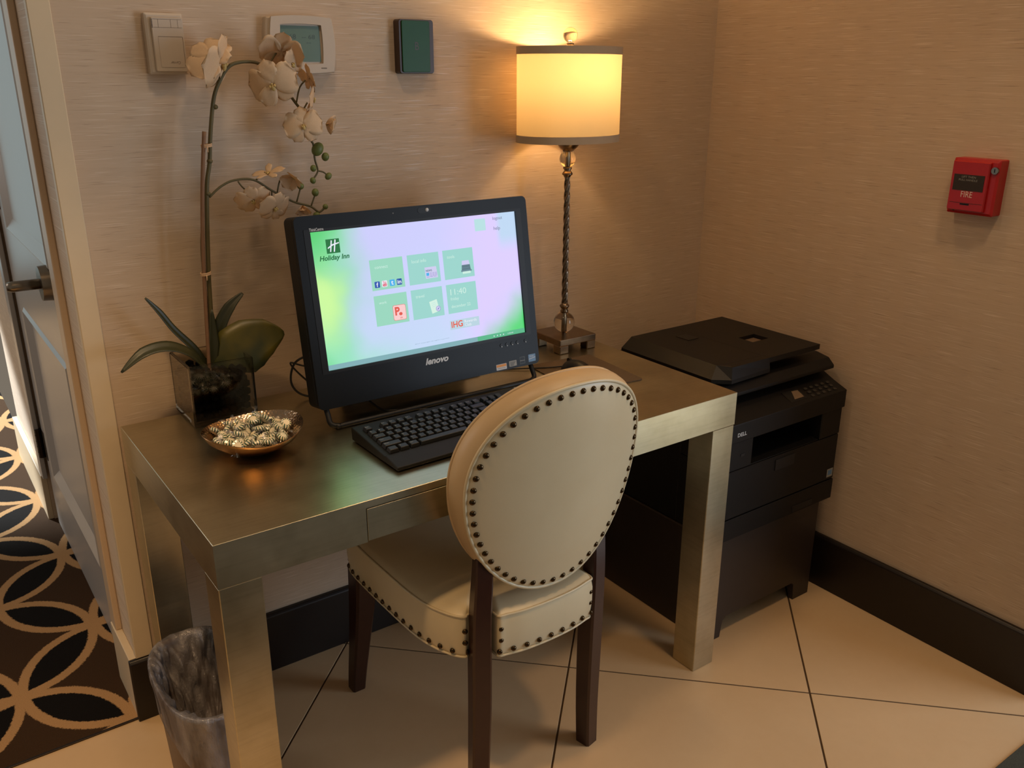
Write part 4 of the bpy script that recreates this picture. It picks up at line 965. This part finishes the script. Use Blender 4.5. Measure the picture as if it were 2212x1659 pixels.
for i in range(5):
    for j in range(3): plate('button', FR_, rounded(1.618+i*.024, 1.630+i*.024, .010+j*.014, .018+j*.014, .003, 3), 0, .0022, M['pgrey'], cp_)
FF = frameM((0, -.606, 0), (1, 0, 0), (0, 0, 1))
text('maker_name', 'DELL', FF, 1.312, .610, .034, .0105, M['silverprint'], cp_, z=.0005, bold=.03)
text('model_text', '2335dn', FF, 1.722, .618, .016, .003, M['pgrey'], cp_, z=.0005)
FF2 = frameM((0, PY0, 0), (1, 0, 0), (0, 0, 1))
plate('usb_port', FF2, rect(1.338, 1.352, .549, .556), .0002, .0012, M['printer2'], pr_)
es = plate('energy_sticker', FF2, rect(1.722, 1.748, .384, .409), .0003, .0008, M['stgrey'], pr_); plate('sticker_print', FF2, rect(1.726, 1.744, .390, .405), .0008, .0010, M['stblue'], es)
# scanner lid and document feeder
obj('scanner_lid', prism(bmesh.new(), [(-.545, .690), (-.560, .697), (-.560, .706), (-.540, .724), (-.50, .731), (PY1-.01, .731), (PY1-.01, .690)], 'x', PX0-.002, PX1-.004, .002), M['printer'], pr_)
fb_ = bmesh.new()   # feeder: bevelled left side, clipped front corner
lo = [(1.296, -.185), (1.490, -.185), (1.490, -.546), (1.335, -.553), (1.296, -.520)]
hi = [(1.330, -.188), (1.4895, -.188), (1.4895, -.541), (1.347, -.541), (1.328, -.505)]
L0 = [fb_.verts.new((x, y, .7315)) for x, y in lo]; L1 = [fb_.verts.new((x, y, .742)) for x, y in lo]; L2 = [fb_.verts.new((x, y, .770)) for x, y in hi]
fb_.faces.new(L0[::-1]); fb_.faces.new(L2)
for P_, Q_ in ((L0, L1), (L1, L2)):
    for i in range(5): fb_.faces.new((P_[i], P_[(i+1) % 5], Q_[(i+1) % 5], Q_[i]))
fe = obj('document_feeder', fb_, M['printer'], pr_)
obj('feeder_seam', prism(bmesh.new(), [(1.330, -.508), (1.489, -.515), (1.489, -.517), (1.331, -.510)], 'z', .7698, .7704), M['printer2'], fe)
obj('feeder_corner', prism(bmesh.new(), [(1.3480, -.5400), (1.3500, -.530), (1.332, -.508), (1.329, -.507)], 'z', .7700, .7705), M['pgrey'], fe)
obj('feeder_stop', B(1.43, 1.47, -.31, -.262, .7702, .7715), M['printer2'], fe)
tb = bmesh.new(); TX0, TX1, TY0, TY1 = 1.490, 1.702, -.541, -.188; ta, tz = .756, .770; wx0, wx1, wy0, wy1 = 1.566, 1.632, -.422, -.370
for a in ((TX0, wx0, TY0, TY1), (wx1, TX1, TY0, TY1), (wx0, wx1, TY0, wy0), (wx0, wx1, wy1, TY1)): box(tb, *a, ta, tz)
tr_ = obj('document_tray', tb, M['printer'], pr_)
obj('tray_window', B(wx0, wx1, wy0, wy1, .7575, .7590), M['lcd'], tr_)
obj('tray_hinge', B(TX0-.002, TX0+.02, -.50, -.20, .7316, .7555), M['printer2'], tr_)
# ================================================================== WALL DEVICES
FW = frameM((0, 0, 0), (1, 0, 0), (0, 0, 1))   # z+ comes out of the back wall (towards -y)
def wallbox(name, F, poly, d0, d1, mat, par, inset=.0):
    b = bmesh.new(); cx = sum(p[0] for p in poly)/len(poly); cy = sum(p[1] for p in poly)/len(poly)
    A = [b.verts.new(F @ Vector((*p, d0))) for p in poly]; Bv = [b.verts.new(F @ Vector((*p, d1-.003))) for p in poly]
    def sh_(p): return (p[0]-inset*(1 if p[0] > cx else -1), p[1]-inset*(1 if p[1] > cy else -1))
    Cv = [b.verts.new(F @ Vector((*sh_(p), d1))) for p in poly]; n_ = len(poly)
    b.faces.new(A[::-1]); b.faces.new(Cv)
    for P_, Q_ in ((A, Bv), (Bv, Cv)):
        for i in range(n_): b.faces.new((P_[i], P_[(i+1) % n_], Q_[(i+1) % n_], Q_[i]))
    return obj(name, b, mat, par)
a1 = root('wall_sensor', 'small beige thermostat, leftmost of three boxes on the back wall', 'thermostat', (.195, 0, 1.52))
wallbox('sensor_case', FW, rounded(.160, .233, 1.467, 1.580, .002, 2), 0, .020, M['therm'], a1, .004)
sf = wallbox('sensor_face', FW, rounded(.170, .231, 1.472, 1.572, .002, 2), .020, .027, M['therm'], a1, .001)
for z in (1.553, 1.568): plate('groove', FW, rect(.1735, .2275, z, z+.0006), .0268, .0272, M['thermd'], sf)
for x in (.1825, .2065, .2200): plate('groove', FW, rect(x, x+.0006, 1.5535, 1.568), .0268, .0272, M['thermd'], sf)
for k in range(7): plate('vent_slot', FW, rect(.1700, .1725, 1.5530+k*.0024, 1.5542+k*.0024), .0266, .0273, M['gcase'], sf)
fl_ = plate('flap', FW, rounded(.1800, .2262, 1.4800, 1.5360, .002, 3), .0268, .0276, M['therm'], sf)
plate('groove', FW, rect(.1800, .2262, 1.5362, 1.5370), .0266, .0274, M['thermd'], sf); plate('groove', FW, rect(.2263, .2271, 1.482, 1.5360), .0266, .0274, M['thermd'], sf)
text('maker_name', 'Carrier', FW, .1985, 1.4860, .0190, .0050, M['thermd'], fl_ if False else sf, z=.0277, shear=.25, flip=True)
a2 = root('digital_thermostat', 'wide beige thermostat with grey-green display behind the orchid flowers', 'thermostat', (.48, 0, 1.525))
def bowed(x0, x1, y0, y1, bx, by, n=8):
    P_ = []
    for k in range(n): s = k/n; P_.append((x0+(x1-x0)*s, y0-by*4*s*(1-s)))
    for k in range(n): s = k/n; P_.append((x1+bx*4*s*(1-s), y0+(y1-y0)*s))
    for k in range(n): s = k/n; P_.append((x1-(x1-x0)*s, y1+by*4*s*(1-s)))
    for k in range(n): s = k/n; P_.append((x0-bx*4*s*(1-s), y1-(y1-y0)*s))
    return P_
wallbox('case', FW, bowed(.405, .553, 1.470, 1.580, .006, .004), 0, .020, M['therm'], a2, .002)
tf = obj('face_ring', ring_slab(bowed(.413, .547, 1.473, 1.581, .006, .004), bowed(.4315, .5235, 1.4890, 1.5665, .002, .002), .020, .027, FW), M['therm'], a2, .6)
td = plate('display', FW, rect(.433, .5215, 1.4925, 1.5645), .0201, .0212, M['tlcd'], a2)
for s, x, y, w_, h_ in (('68', .4515, 1.5380, .0155, .0095), ('-- 68', .4800, 1.5385, .0300, .0085), ('--', .4900, 1.5300, .010, .0010)): text('display_digits', s, FW, x, y, w_, h_, M['tink'], td, z=.0213)
plate('badge', FW, rect(.518, .531, 1.4785, 1.4805), .0268, .0275, M['thermd'], a2)
a3 = root('green_call_box', 'small black-cased box with glossy green face, beside the lamp', 'wall box', (.76, 0, 1.527))
wallbox('case', FW, rounded(.714, .806, 1.468, 1.586, .006, 4), 0, .024, M['gcase'], a3, .001)
gp = plate('green_plate', FW, rounded(.7205, .7935, 1.4715, 1.5830, .004, 4), .0241, .0270, M['gface'], a3, .0008)
text('plate_reflection', 'B', FW, .754, 1.520, .010, .017, M['gcase'], gp, z=.0271)  # a faint reflection in the green face, drawn as a dark letter
FA = frameM((XR, 0, 0), (0, -1, 0), (0, 0, 1))
al = root('fire_alarm_pull', 'red fire alarm pull station lettered FIRE on the right wall', 'fire alarm', (XR, -.857, 1.22))
wallbox('alarm_box', FA, rounded(.804, .913, 1.158, 1.285, .003, 3), 0, .036, M['red'], al, .006)
wallbox('pull_handle', FA, rounded(.8065, .894, 1.166, 1.279, .002, 2), .036, .044, M['red'], al, .002)
plate('label_plate', FA, rect(.8145, .8865, 1.2125, 1.2490), .0440, .0448, M['alabel'], al)
for s, x, y, w_ in (('LIFT THEN', .833, 1.2415, .033), ('PULL HANDLE', .827, 1.2345, .044)): text('alarm_text', s, FA, x, y, w_, .0045, M['stgrey'], al, z=.0449)
text('alarm_text', 'FIRE', FA, .8370, 1.1975, .0270, .0135, M['white'], al, z=.0442, bold=.0)
plate('handle_slot', FA, rounded(.838, .860, 1.1795, 1.1830, .001, 2), .0400, .0446, M['black'], al); plate('handle_seam', FA, rect(.812, .890, 1.1838, 1.1845), .0400, .0444, M['alabel'], al)
lk = obj('lock', tube(bmesh.new(), [FA @ Vector((.9035, 1.262, .028)), FA @ Vector((.9035, 1.262, .040))], [.0085, .0080], 22), M['chrome'], al, .6)
plate('keyhole', FA, rect(.9025, .9045, 1.258, 1.266), .0400, .0404, M['black'], lk)
sc_ = obj('screw', tube(bmesh.new(), [FA @ Vector((.822, 1.166, .034)), FA @ Vector((.822, 1.166, .0375))], .003, 12), M['alabel'], al)
